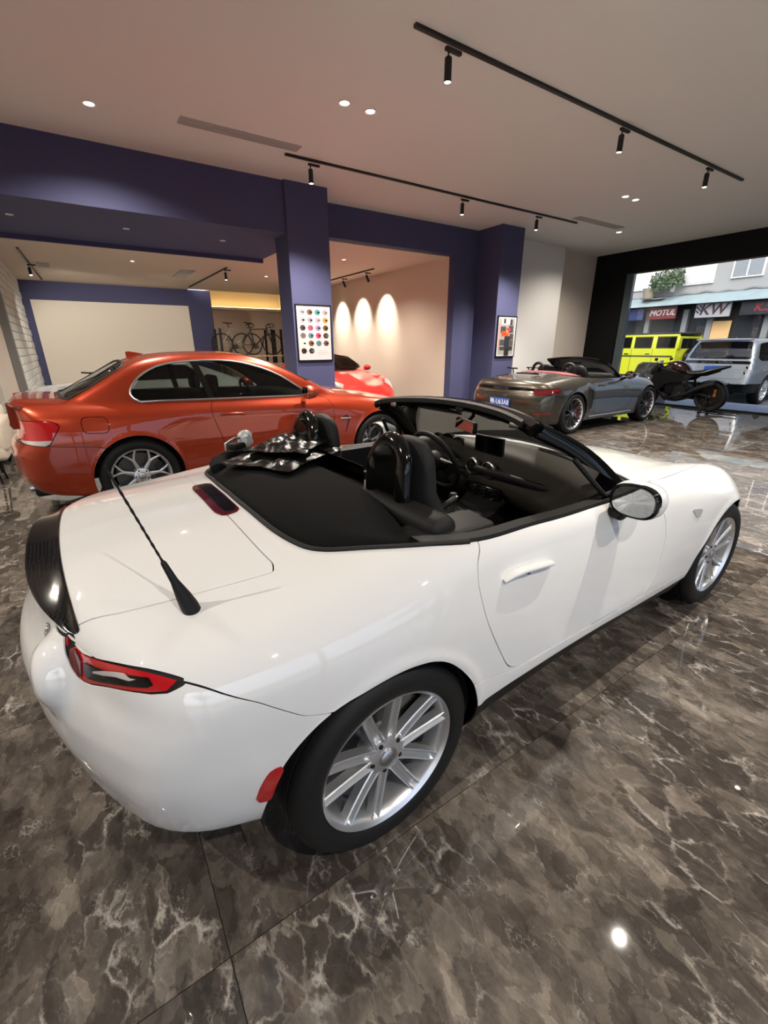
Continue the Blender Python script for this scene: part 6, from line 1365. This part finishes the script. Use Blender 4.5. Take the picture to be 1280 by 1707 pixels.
# ------------------------------------------------------------------ motorcycle on a paddock stand
M['bike_black'] = mat('bike_black', (.004,.004,.005), .25, spec=.4)
M['bike_matt'] = mat('bike_matt', (.005,.005,.005), .6, spec=.25)
M['sticker'] = mat('orange_sticker', (.35,.10,.03), .5)
M['ruby'] = mat('ruby_tank', (.018,.005,.006), .2, coat=.6)
def ell(cx, cz, ry, rz, n=16, sy=1., p=.8): return [(cx, ry*math.copysign(abs(math.cos(a))**p, math.cos(a)), cz+rz*math.copysign(abs(math.sin(a))**p, math.sin(a))) for a in np.linspace(0, 2*math.pi, n, endpoint=False)]
def build_motorcycle():
    root = empty('motorcycle', (11.48, 4.27, 0), math.pi/2-.04, 'black naked motorcycle raised on a rear paddock stand by the window', 'motorcycle')
    zr = .385; WB = 1.42
    def wheel(x, z, R, w, cover):
        o = MB().lathe([(R*.74,-w*.45),(R*.80,-w*.5),(R*.93,-w*.48),(R*.985,-w*.25),(R,0),(R*.985,w*.25),(R*.93,w*.48),(R*.80,w*.5),(R*.74,w*.45)], 40, 'y', tr(x,0,z)).build('wheel', M['rubber'], root)
        MB().lathe([(R*.76,-w*.42),(R*.70,-w*.40),(R*.70,w*.40),(R*.76,w*.42)], 40, 'y', tr(x,0,z)).build('rim', M['bike_matt'], o)
        for k in range(5):
            a = 2*math.pi*k/5+.3; MB().tube([(x+.03*math.cos(a),0,z+.03*math.sin(a)),(x+R*.72*math.cos(a+.1),0,z+R*.72*math.sin(a+.1))], [.022,.014], 8).build('spoke', M['bike_matt'], o)
        if cover:
            MB().lathe([(0,-w*.30),(R*.45,-w*.34),(R*.69,-w*.30),(R*.69,-w*.26),(0,-.02)], 40, 'y', tr(x,0,z)).build('disc_cover', M['bike_matt'], o)
            MB().lathe([(0,w*.30),(R*.45,w*.34),(R*.69,w*.30),(R*.69,w*.26),(0,.02)], 40, 'y', tr(x,0,z)).build('disc_cover', M['bike_matt'], o)
            MB().box((x-.09,w*.345,z+.08), (.05,.006,.16), r=.002).build('warning_sticker', M['sticker'], o)
            for a in (-2.0,-1.3,-.6): MB().lathe([(0,.004),(.012,.003),(.012,0)], 10, 'y', tr(x+.13*math.cos(a), w*.35, z+.13*math.sin(a))).build('cover_bolt', M['satin'], o)
        MB().lathe([(0,-w*.55),(.03,-w*.55),(.03,w*.55),(0,w*.55)], 14, 'y', tr(x,0,z)).build('hub', M['satin'], o)
    wheel(0, zr, .325, .18, True); wheel(WB, .31, .30, .12, False)
    for y in (-.12,.12): MB().tube([(0,y,zr),(.25,y,.44),(.52,y*.8,.46)], [.025,.035,.04], 10).build('swingarm', M['bike_matt'], root)
    MB().lathe([(0,-.19),(.15,-.19),(.17,-.16),(.17,.16),(.15,.19),(0,.19)], 24, 'y', tr(.60,0,.44)).build('crankcase', M['bike_matt'], root)
    MB().lathe([(0,-.20),(.10,-.20),(.12,-.17),(.12,.17),(.10,.20),(0,.20)], 20, 'y', tr(.80,0,.50)).build('clutch_cover', M['bike_black'], root)
    MB().box((0,0,0), (.26,.36,.30), tr(.86,0,.66) @ rot('Y', .35), r=.04).build('cylinder_head', M['bike_matt'], root); MB().box((0,0,0), (.06,.40,.40), tr(1.09,0,.62) @ rot('Y', -.2), r=.02).build('radiator', M['bike_matt'], root)
    for y in (-.20,.20):
        MB().prism([(.36,.80),(.62,.86),(1.02,.92),(1.22,.80),(1.20,.58),(1.05,.44),(.92,.60),(.70,.66),(.48,.70)], y-.015, y+.015, 'y').build('side_fairing', M['bike_black'], root, smooth=False)
        MB().tube([(.42,y*.9,.50),(.50,y*.95,.80),(.95,y*.9,.92),(1.12,y*.5,.94)], .028, 8).build('frame_spar', M['bike_matt'], root)
    rings = [ell(x, z, ry, rz) for x, z, ry, rz in ((.50,.33,.10,.06),(.7,.30,.14,.09),(.95,.34,.12,.12),(1.08,.42,.07,.09))]; MB().loft(rings).build('belly_pan', M['bike_black'], root, angle=60)
    rings = [ell(x, z, ry, rz) for x, z, ry, rz in ((.50,.86,.06,.05),(.56,.90,.12,.10),(.68,.95,.165,.14),(.82,.97,.18,.15),(.97,.95,.16,.14),(1.08,.90,.09,.09))]; MB().loft(rings).build('fuel_tank', M['ruby'], root, angle=60)
    rings = [ell(x, z, ry, rz) for x, z, ry, rz in ((.60,.86,.10,.04),(.45,.835,.13,.05),(.25,.86,.12,.055),(.05,.93,.10,.05),(-.12,.99,.07,.04),(-.24,1.02,.03,.02))]; MB().loft(rings).build('tail_unit', M['bike_black'], root, angle=60)
    rings = [ell(x, z, ry, rz) for x, z, ry, rz in ((.55,.885,.10,.02),(.42,.885,.12,.025),(.28,.905,.11,.025),(.20,.925,.09,.02))]; MB().loft(rings).build('seat', M['leather_black'], root, angle=60)
    for y in (-.05,.05): MB().tube([(.5,y,.80),(.2,y,.82),(-.05,y,.92)], .018, 8).build('subframe', M['bike_matt'], root)
    MB().tube([(.75,.16,.32),(.45,.19,.40),(.20,.19,.55),(-.10,.19,.66)], [.03,.035,.055,.055], 14).build('exhaust', M['bike_matt'], root, angle=60)
    for y in (-.10,.10): MB().tube([(WB,y,.31),(WB-.14,y,.66),(WB-.25,y,.98)], [.024,.026,.028], 10).build('fork_leg', M['bike_matt'], root)
    MB().tube(crom([(1.10,-.36,1.04),(1.16,-.22,1.05),(1.19,0,1.03),(1.16,.22,1.05),(1.10,.36,1.04)], 5), .013, 8).build('handlebar', M['bike_matt'], root)
    for y in (-.34,.34): MB().tube([(1.12,y*.88,1.045),(1.09,y*1.12,1.035)], .018, 8).build('grip', M['rubber'], root)
    for y in (-.27,.27): MB().tube([(1.15,y,1.06),(1.16,y*1.1,1.12)], .007, 6).build('mirror_stem', M['bike_matt'], root); MB().box((1.16,y*1.2,1.14), (.02,.12,.06), r=.01).build('mirror', M['bike_black'], root)
    rings = [ell(x, z, ry, rz) for x, z, ry, rz in ((1.18,.92,.10,.11),(1.27,.90,.12,.12),(1.36,.86,.09,.08),(1.40,.84,.03,.03))]; MB().loft(rings).build('head_lamp_cowl', M['bike_black'], root, angle=60)
    MB().box((1.21,0,1.075), (.05,.14,.08), rot('Y',0), r=.01).build('instrument_display', M['clear_lens'], root)
    rings = [ell(WB+.30*math.cos(a)*1.06, .31+.30*math.sin(a)*1.06, .075, .012) for a in np.linspace(.5,2.4,9)]; MB().loft(rings).build('front_mudguard', M['bike_black'], root, angle=60)
    rings = [ell(.345*math.cos(a), zr+.345*math.sin(a), .10, .012) for a in np.linspace(1.0,2.3,8)]; MB().loft(rings).build('hugger', M['bike_black'], root, angle=60)
    MB().tube([(.55,.14,.45),(.58,.24,.40)], .014, 8).build('foot_peg', M['satin'], root)
    s = empty('paddock_stand', (11.48, 4.27, 0), math.pi/2-.04, 'black paddock stand under the rear wheel of the motorcycle', 'stand')
    for y in (-.17,.17):
        MB().tube([(.06,y,.035),(.0,y,.32),(.02,y*.85,.37)], .016, 8).build('upright', M['bike_matt'], s)
        MB().lathe([(0,-.02),(.034,-.02),(.038,0),(.034,.02),(0,.02)], 18, 'y', tr(.07,y*1.15,.038)).build('roller', M['rubber'], s)
        MB().tube([(.06,y,.05),(-.28,y*.6,.03)], .014, 8).build('side_rail', M['bike_matt'], s)
    MB().tube([(-.28,-.11,.03),(-.28,.11,.03)], .014, 8).build('cross_bar', M['bike_matt'], s); MB().tube([(-.28,0,.03),(-.58,0,.035)], .014, 8).build('handle_bar', M['bike_matt'], s)
build_motorcycle()
# ------------------------------------------------------------------ bicycles
def build_bicycle(loc, rz, label, col, pitch=0.):
    m_ = mat('bicycle_paint', col, .35, coat=.5); root = empty('bicycle', loc, rz, label, 'bicycle', 'road bicycles'); T = lambda p, r, n, mm=m_: MB().tube(p, r, 8).build(n, mm, root)
    for x in (0, 1.0):
        w = MB().tube([(x+.335*math.cos(a), 0, .345+.335*math.sin(a)) for a in np.linspace(0, 2*math.pi, 40, endpoint=False)], .0125, 8, closed=True).build('wheel', M['rubber'], root, angle=60)
        MB().tube([(x+.315*math.cos(a), 0, .345+.315*math.sin(a)) for a in np.linspace(0, 2*math.pi, 40, endpoint=False)], .009, 6, closed=True).build('rim', M['alloy_dark'], w, angle=60)
        MB().lathe([(0,-.04),(.018,-.04),(.018,.04),(0,.04)], 10, 'y', tr(x,0,.345)).build('hub', M['satin'], w)
        for k in range(10): a = math.pi*2*k/10; MB().tube([(x,.0,.345),(x+.31*math.cos(a),0,.345+.31*math.sin(a))], .0016, 4).build('spoke', M['satin'], w)
    T([(.40,0,.29),(.27,0,.86)], .017, 'seat_tube'); T([(.40,0,.29),(.86,0,.72)], .021, 'down_tube'); T([(.29,0,.80),(.83,0,.82)], .016, 'top_tube'); T([(.82,0,.90),(.87,0,.70)], .019, 'head_tube')
    for y in (-.045,.045): T([(0,y,.345),(.29,y*.3,.79)], .009, 'seat_stay'); T([(0,y,.345),(.40,y*.5,.29)], .010, 'chain_stay'); T([(1.0,y,.345),(.88,y*.6,.68)], .012, 'fork_blade')
    T([(.27,0,.86),(.245,0,.97)], .013, 'seat_post', M['black_plastic'])
    MB().loft([ell(x, .985+dz, ry, .016, 10) for x, ry, dz in ((.11,.062,.012),(.16,.072,.008),(.24,.045,0),(.32,.022,0),(.38,.014,-.006))]).build('saddle', M['leather_black'], root, angle=60)
    T([(.82,0,.92),(.92,0,.97)], .014, 'stem', M['black_plastic'])
    MB().tube(crom([(.90,-.20,.86),(1.0,-.21,.88),(1.03,-.21,.95),(.95,-.20,.975),(.92,0,.975),(.95,.20,.975),(1.03,.21,.95),(1.0,.21,.88),(.90,.20,.86)], 5), .012, 8).build('drop_bar', M['black_plastic'], root, angle=60)
    MB().lathe([(.09,-.05),(.095,-.05),(.095,-.045),(.03,-.045),(.03,-.05),(.09,-.05)], 26, 'y', tr(.40,0,.29)).build('chainring', M['alloy_dark'], root)
    for s_ in (-1,1): T([(.40,s_*.06,.29),(.40+s_*.15,s_*.08,.29-s_*.06)], .008, 'crank', M['alloy_dark']); MB().box((.40+s_*.15,s_*.12,.29-s_*.06), (.08,.07,.018), r=.005).build('pedal', M['black_plastic'], root)
    return root
SHZ = 1.19
build_bicycle((4.02, 15.62, SHZ), .02, 'pale framed racing bicycle on the left of the display rack', (.25,.27,.26))
build_bicycle((4.62, 15.40, SHZ), -.04, 'dark racing bicycle on the right of the display rack', (.02,.02,.022))
build_bicycle((-.12, 10.55, 0), 0, 'bicycle behind the orange coupe with only its saddle showing', (.03,.03,.03))
build_bicycle((7.72, 6.86, 0), 0, 'bicycle standing close behind the convertible', (.02,.02,.022))
rk = empty('display_rack', (4.9, 15.5, 0), 0, 'black posted display rack with wooden shelves carrying bicycles', 'rack'); M['wood'] = mat('light_wood', (.42,.27,.12), .5, var=(5,.2)); M['wood_dark'] = mat('shelf_wood', (.30,.19,.08), .55, var=(5,.2))
for x in (-1.02, .66, .98):
    for y in (-.32, .32): MB().box((x,y,1.0), (.07,.05,2.0), r=.006).build('post', M['frame_black'], rk)
for z in (.45, 1.17): MB().box((-.02,0,z), (2.0,.70,.04), r=.006).build('shelf', M['wood'], rk)
MB().box((-.02,-.34,.90), (2.0,.05,.07), r=.006).build('rail', M['wood_dark'], rk)
for k, (x, h, c) in enumerate(((-.6,.42,(.30,.22,.12)),(-.2,.36,(.6,.55,.45)),(.25,.40,(.08,.08,.09)),(.6,.35,(.55,.5,.42)))):
    o = MB().box((4.9+x,15.45,.47+h/2), (.34,.40,h), r=.01).build('storage_box', mat('box_card', c, .7)); tag(o, ('tan carton at the left of the lower rack shelf','pale carton second on the lower rack shelf','black carton third on the lower rack shelf','cream carton at the right of the lower rack shelf')[k], 'box', 'cartons on the bicycle rack')
# ------------------------------------------------------------------ posters
def poster(x, z, w, h, yface, label):
    root = empty('poster', (x, yface-.012, z), 0, label, 'poster')
    MB().box((0,0,0), (w,.02,h)).build('sheet', M['poster_white'], root, smooth=False)
    for dx, dz, a, b_ in ((-w/2-.008,0,.018,h+.034),(w/2+.008,0,.018,h+.034),(0,-h/2-.008,w+.034,.018),(0,h/2+.008,w+.034,.018)): MB().box((dx,-.004,dz), (a,.032,b_), r=.003).build('frame', M['frame_black'], root)
    pass
    return root
M['poster_white'] = mat('poster_paper', (.52,.49,.50), .5)
p1 = poster(3.345, 1.65, .60, .83, 7.15, 'framed poster of many motorcycle helmets on the navy column')
hc = ['8f9296','6b4a38','3f7d7c','a08a94','9a9a9c','8d8d92','a88ea0','b98038','4a3540','b04a66','8a7690','5a4028','70605c','54727a','d2385e','3c3024','cfc6bc','6a4426','4f6c74','5c3c40','2e2418','26262a']
for k, c in enumerate(hc):
    r, q = divmod(k, 4); cx = -.205+q*.137; cz = .315-r*.118
    if r == 5: cx = -.205+q*.137
    m_ = mat('helmet_print', c, .5); t = np.linspace(0, 2*math.pi, 18, endpoint=False); pts = [(cx+.050*math.cos(a)*(1 if math.sin(a) > -.3 else .86), cz+.047*max(math.sin(a), -.82)) for a in t]
    o = MB().prism(pts, -.0116, -.0106, 'y').build('helmet_print', m_, p1, smooth=False)
    MB().prism([(cx-.005,cz+.014),(cx+.04,cz+.012),(cx+.038,cz-.008),(cx+.002,cz-.012)], -.0121, -.0111, 'y').build('visor_print', M['frame_black'] if k % 3 else M['satin'], o, smooth=False)
for k, wd in enumerate((.14,.22,.16)): MB().box((.13,-.011,-.27-.026*k), (wd,.001,.007)).build('caption_line', M['vent'], p1, smooth=False)
p2 = poster(7.93, 1.635, .56, .80, 7.13, 'framed red and black racing poster on the right navy column')
for pk, (dx, dz, a, b_, c) in enumerate(((0,0,.30,.74,'8d8a86'),(0,.30,.22,.11,'b9b4ae'),(-.05,.31,.04,.09,'2a2a2c'),(.08,.29,.05,.12,'333336'),(-.07,.14,.10,.13,'3b3a38'),(.08,.15,.09,.14,'3a3a3c'),(-.03,.06,.14,.10,'c8421c'),(.03,.14,.08,.07,'b23048'),(.01,.10,.03,.06,'e0912a'),(.10,.00,.07,.12,'403c3a'),(-.07,-.12,.11,.12,'3e4144'),(.02,-.12,.11,.26,'23282a'),(.10,-.13,.08,.12,'4a4646'),(-.06,-.24,.12,.07,'3c3634'),(.02,-.31,.09,.16,'1c2020'),(.10,-.24,.07,.08,'2e2c2c'),(-.145,.05,.02,.5,'c9807a'))):
    dx *= 1.6; a *= 1.6
    MB().box((dx,-.0106-.0003*pk,dz), (a,.001,b_)).build('photo_print', mat('photo_print', c, .5), p2, smooth=False)
# ------------------------------------------------------------------ things lying on the roadster
M['film'] = mat('black_film', (.006,.006,.006), .16, spec=.4, bump=(45,.5,4))
M['clear_bag'] = mat('clear_bag', (.60,.60,.57), .15, metal=.2, coat=1., bump=(40,.8,3))
rm = Matrix.LocRotScale(roadster.location, roadster.rotation_euler, None)
def parcel(c, L_, w_, h_, rz, seed, m_):
    r = np.random.RandomState(seed); n, k = 34, 22; V = []; ph = r.rand(8)*6.28
    for s_ in (1, -1):
        for i in range(n):
            for j in range(k):
                u, v = i/(n-1)*2-1, j/(k-1)*2-1; e = (1-abs(u)**5)*(1-abs(v)**5); wob = .007*math.sin(9*u+ph[0]+3*v)+.005*math.sin(14*v+ph[1]-5*u)+.003*math.sin(23*u+11*v+ph[2])+.003*math.sin(31*v-17*u+ph[3])
                V.append((u*L_/2*(1+.05*math.sin(5*v+ph[4])), v*w_/2*(1+.07*math.sin(4*u+ph[5])), s_*(h_/2)*e+(wob*(.35+.65*e) if s_ > 0 else wob*.35*0)))
    F = []
    for s_ in (0, 1):
        for i in range(n-1):
            for j in range(k-1): a = s_*n*k+i*k+j; q = (a, a+1, a+k+1, a+k); F.append(q if s_ else q[::-1])
    M_ = rm @ tr(*c) @ rot('Z', rz)
    return MB().add(V, F, M_).build('wrapped_parcel', m_, None, angle=None)
o = parcel((.19,.22,.990), .46, .34, .030, .55, 3, M['film']); tag(o, 'flat black film-wrapped parcel lying lowest on the folded soft top', 'parcel', 'film-wrapped parcels on the roadster')
o = parcel((.25,.27,1.028), .40, .27, .026, .75, 8, M['film']); tag(o, 'crinkled black film-wrapped parcel on top of another parcel', 'parcel', 'film-wrapped parcels on the roadster')
lt = empty('latch_hardware', rm @ Vector((.10,.56,.975)), .5, 'small bagged metal latch standing on the rolled soft top edge', 'hardware')
rings = [ell(0, 0, 1, 1, 12) for _ in range(5)]; rr = np.random.RandomState(2)
b = MB(); b.loft([[(.036*s_*math.cos(a)*(1+.2*rr.rand())+.03, .030*s_*math.sin(a)*(1+.2*rr.rand()), z) for a in np.linspace(0, 2*math.pi, 12, endpoint=False)] for z, s_ in ((.0,.8),(.02,1.1),(.045,.9),(.06,1.0),(.075,.6),(.08,.2))]); b.build('bag', M['clear_bag'], lt, angle=60)
MB().tube([(-.09,.01,.0),(-.09,.01,.03),(-.04,0,.05),(.02,0,.045)], .007, 8).build('lever', M['satin'], lt); MB().box((-.03,.0,.012), (.08,.05,.03), r=.006).build('base_block', M['black_plastic'], lt)
# ------------------------------------------------------------------ furniture at the left edge
M['sofa'] = mat('cream_leather', (.60,.53,.44), .55, bump=(120,.1))
so = empty('sofa', (-1.80, 7.30, 0), 0, 'cream leather sofa at the left edge behind the orange coupe', 'sofa')
MB().box((0,0,.28), (1.7,.85,.26), r=.05).build('base', M['sofa'], so); MB().box((0,.34,.56), (1.7,.20,.42), r=.07).build('backrest', M['sofa'], so)
for x in (-.78,.78): MB().box((x,0,.44), (.20,.85,.40), r=.07).build('armrest', M['sofa'], so)
for x in (-.34,.34): MB().box((x,-.05,.46), (.66,.66,.14), r=.05).build('seat_cushion', M['sofa'], so)
for x in (-.75,.75):
    for y in (-.36,.36): MB().lathe([(0,0),(.02,0),(.025,.16),(0,.16)], 10, 'z', tr(x,y,0)).build('leg', M['frame_black'], so)
stl = empty('stool', (-1.10, 6.45, 0), .3, 'small black stool at the left edge near the orange coupe', 'stool')
MB().lathe([(0,.40),(.15,.40),(.16,.42),(.15,.44),(0,.44)], 24, 'z').build('seat', M['leather_black'], stl)
for k in range(4): a = k*math.pi/2+.4; MB().tube([(.10*math.cos(a),.10*math.sin(a),.40),(.17*math.cos(a),.17*math.sin(a),.0)], .011, 8).build('leg', M['frame_black'], stl)
# ------------------------------------------------------------------ street
M['pave'] = mat('pavement', (.19,.215,.25), .7, var=(3,.1)); M['road'] = mat('road', (.09,.095,.10), .8, var=(2,.15)); M['facade'] = mat('facade_render', (.24,.25,.255), .85, var=(.6,.08)); M['shop'] = mat('shopfront_dark', (.014,.017,.020), .5, spec=.3)
M['awning'] = mat('awning_sheet', (.19,.25,.265), .6, var=(2,.1)); M['grey_panel'] = mat('grey_panel', (.16,.17,.175), .6); M['win_white'] = mat('curtained_window', (.48,.50,.50), .3, coat=.3); M['win_dark'] = mat('dark_window', (.14,.16,.18), .15, coat=1.)
slab('ground', -30, 70, -45, 60, -.45, -.21, M['road'], 'grey road outside the showroom')
slab('pavement', XW+.12, 14.9, -12, 18.3, -.21, -.05, M['pave'], 'pale pavement in front of the street window')
slab('pavement_side', -8, XW+.12, -8.0, YB-.2, -.21, -.05, M['pave'], 'pale pavement along the side glazing')
fb_ = empty('shop_building', (24, 10, -.2), 0, 'pale two-storey building with dark shopfronts across the street', 'building')
X0 = 0
MB().box((3,0,5.6), (6,26,3.8)).build('upper_wall', M['facade'], fb_, smooth=False)
MB().box((3.2,0,1.7), (6,26,3.4)).build('shopfront', M['shop'], fb_, smooth=False)
def lp(y, z): return (y-10, z+.2)
for (y0, y1, z0, z1, m_) in ((9.98,11.08,4.08,5.3,'win_white'),(8.2,9.22,4.17,5.4,'win_dark'),(5.2,6.4,4.2,5.4,'win_dark'),(11.65,13.5,4.05,5.6,'win_white'),(15.,16.4,4.1,5.3,'win_dark')):
    a, c0 = lp(y0, z0); b2, c1 = lp(y1, z1); f = MB().box((-.02,(a+b2)/2,(c0+c1)/2), (.10,b2-a+.12,c1-c0+.12)).build('window', M['white_plastic'], fb_, smooth=False); MB().box((-.06,(a+b2)/2,(c0+c1)/2), (.06,b2-a,c1-c0)).build('pane', M[m_], f, smooth=False)
    MB().box((-.10,(a+b2)/2,(c0+c1)/2), (.03,.04,c1-c0)).build('mullion', M['white_plastic'], f, smooth=False)
MB().loft([[(-.75,-13,3.38),(-.75,13,3.38),(-.72,13,3.40),(-.72,-13,3.40)],[(.0,-13,3.80),(.0,13,3.80),(.02,13,3.83),(.02,-13,3.83)]]).build('awning', M['awning'], fb_, smooth=False)
MB().tube(np.c_[np.full(120,-.0), np.linspace(-13,13,120), 3.86+.035*np.sin(np.linspace(0,190,120))+.02*np.sin(np.linspace(0,77,120))], .05, 6).build('awning_valance', M['grey_panel'], fb_)
MB().box((-.05,1.55,6), (.12,.12,4)).build('downpipe', M['white_plastic'], fb_, smooth=False)
for y in (13.9,12.45,10.75,9.7,7.6,5.4): MB().box((.1,y-10,1.6), (.25,.22,3.2)).build('shop_pier', M['grey_panel'], fb_, smooth=False)
MB().box((.08,-.75,1.5), (.06,.75,2.3)).build('lit_doorway', mat('lit_doorway', (.45,.28,.12), .6, emit=(1,.6,.25), es=.10), fb_, smooth=False)
def sign(y0, y1, z0, z1, col, txt, tcol, size, label, shear=0.):
    o = empty('shop_sign', (23.62, (y0+y1)/2, (z0+z1)/2), 0, label, 'sign'); MB().box((0,0,0), (.10,y1-y0,z1-z0), r=.01).build('board', mat('sign_board', col, .5), o)
    if txt: text_mesh('lettering', txt, size, mat('sign_letters', tcol, .5), o, basis(Vector((-.055,0,0)), Vector((0,-1,0)), Vector((0,0,1)), Vector((-1,0,0))), .004, shear=shear, off=size*.02)
    return o
sign(12.5,13.4,2.62,3.14,'22305c','','',.3,'small blue sign board left of the red sign')
sign(11.0,12.25,2.62,3.16,'5e1c20','MOTUL','b5b0ae',.34,'dark red sign board with white italic lettering', .25)
k_ = sign(8.85,10.2,2.60,3.2,'8e9296','KW','3c141c',.60,'white sign board with checkered flag and large letters', .2)
for i in range(4):
    for j in range(4):
        if (i+j) % 2 == 0: MB().box((-.056,.62-.065*i,.12-.075*j+.02*i), (.006,.06,.07)).build('flag_square', M['frame_black'], k_, smooth=False)
sign(7.0,8.5,2.62,3.16,'23262a','K.S','8a2028',.42,'dark sign board with red letters at the right', .2)
# hanging plant on the upper wall
M['leaf'] = mat('leaf', (.07,.11,.055), .55); pt = empty('potted_plant', (23.55, 12.05, 4.05), 0, 'leafy potted plant on a bracket above the blue awning', 'plant')
rr = np.random.RandomState(5); MB().lathe([(0,-.45),(.22,-.45),(.30,0),(.28,0),(.2,-.1)], 16, 'z', tr(0,.35,-.05)).build('pot', mat('plant_pot', (.20,.18,.14), .8), pt)
b = MB()
for k in range(520):
    th = rr.rand()*6.28; u = rr.rand()**.5; c = np.array((.35*u*math.cos(th), -.35+.95*u*math.sin(th)*.8, .25+.55*(rr.rand()-.5)+.2*math.cos(th))); d = rr.randn(3); d /= np.linalg.norm(d); e = np.cross(d, rr.randn(3)); e /= np.linalg.norm(e); L_ = .07+.05*rr.rand()
    b.add([c-d*L_, c+e*L_*.45, c+d*L_, c-e*L_*.45], [(0,1,2,3)])
MB().box((.22,.2,-.52), (.50,1.0,.04)).build('shelf_bracket', M['grey_panel'], pt, smooth=False)
o = b.build('foliage', M['leaf'], pt, smooth=False, fix=False); o['kind'] = 'stuff'
for k in range(6): a = k*1.05; MB().tube([(0,.3,-.1),(.1*math.cos(a),.1*math.sin(a),.1),(.25*math.cos(a),-.35+.5*math.sin(a),.35)], .012, 5).build('stem', M['leaf'], pt)
# green shrub between car and motorcycle, outside the glass
sh = empty('shrub', (13.1, 6.15, -.05), 0, 'low green shrub in a planter outside the window', 'plant'); MB().lathe([(0,0),(.20,0),(.26,.32),(.22,.32),(.2,.28),(0,.28)], 18, 'z').build('planter', M['grey_panel'], sh); b = MB()
for k in range(420):
    c = rr.randn(3)*[.20,.20,.17]+[0,0,.55]; d = rr.randn(3); d /= np.linalg.norm(d); e = np.cross(d, rr.randn(3)); e /= np.linalg.norm(e); L_ = .05+.03*rr.rand(); b.add([c-d*L_, c+e*L_*.4, c+d*L_, c-e*L_*.4], [(0,1,2,3)])
o = b.build('foliage', mat('shrub_leaf', (.05,.13,.04), .55), sh, smooth=False, fix=False); o['kind'] = 'stuff'
# street trees beyond the side glazing
M['bark'] = mat('bark', (.09,.07,.05), .9, bump=(30,.5)); M['tree_leaf'] = mat('tree_leaf', (.10,.16,.05), .5)
for k, (x, y) in enumerate(((-4.2,-9.2),(8.6,-9.6))):
    t_ = empty('street_tree', (x, y, -.05), 0, ('street tree outside the side glazing at the rear of the roadster','street tree outside the side glazing ahead of the roadster')[k], 'tree', 'street trees')
    MB().tube([(0,0,0),(.05,0,1.5),(-.03,.05,3.0),(.1,0,4.2)], [.16,.13,.11,.05], 10).build('trunk', M['bark'], t_)
    for j in range(4): a = j*1.6; MB().tube([(0,0,2.4+.2*j),(.7*math.cos(a),.7*math.sin(a),3.4+.2*j)], [.05,.02], 6).build('branch', M['bark'], t_)
    b = MB()
    for i in range(1500):
        c = rr.randn(3)*[.8,.8,.5]+[0,0,4.4]; d = rr.randn(3); d /= np.linalg.norm(d); e = np.cross(d, rr.randn(3)); e /= np.linalg.norm(e); L_ = .09+.05*rr.rand(); b.add([c-d*L_, c+e*L_*.4, c+d*L_, c-e*L_*.4], [(0,1,2,3)])
    o = b.build('foliage', M['tree_leaf'], t_, smooth=False, fix=False); o['kind'] = 'stuff'
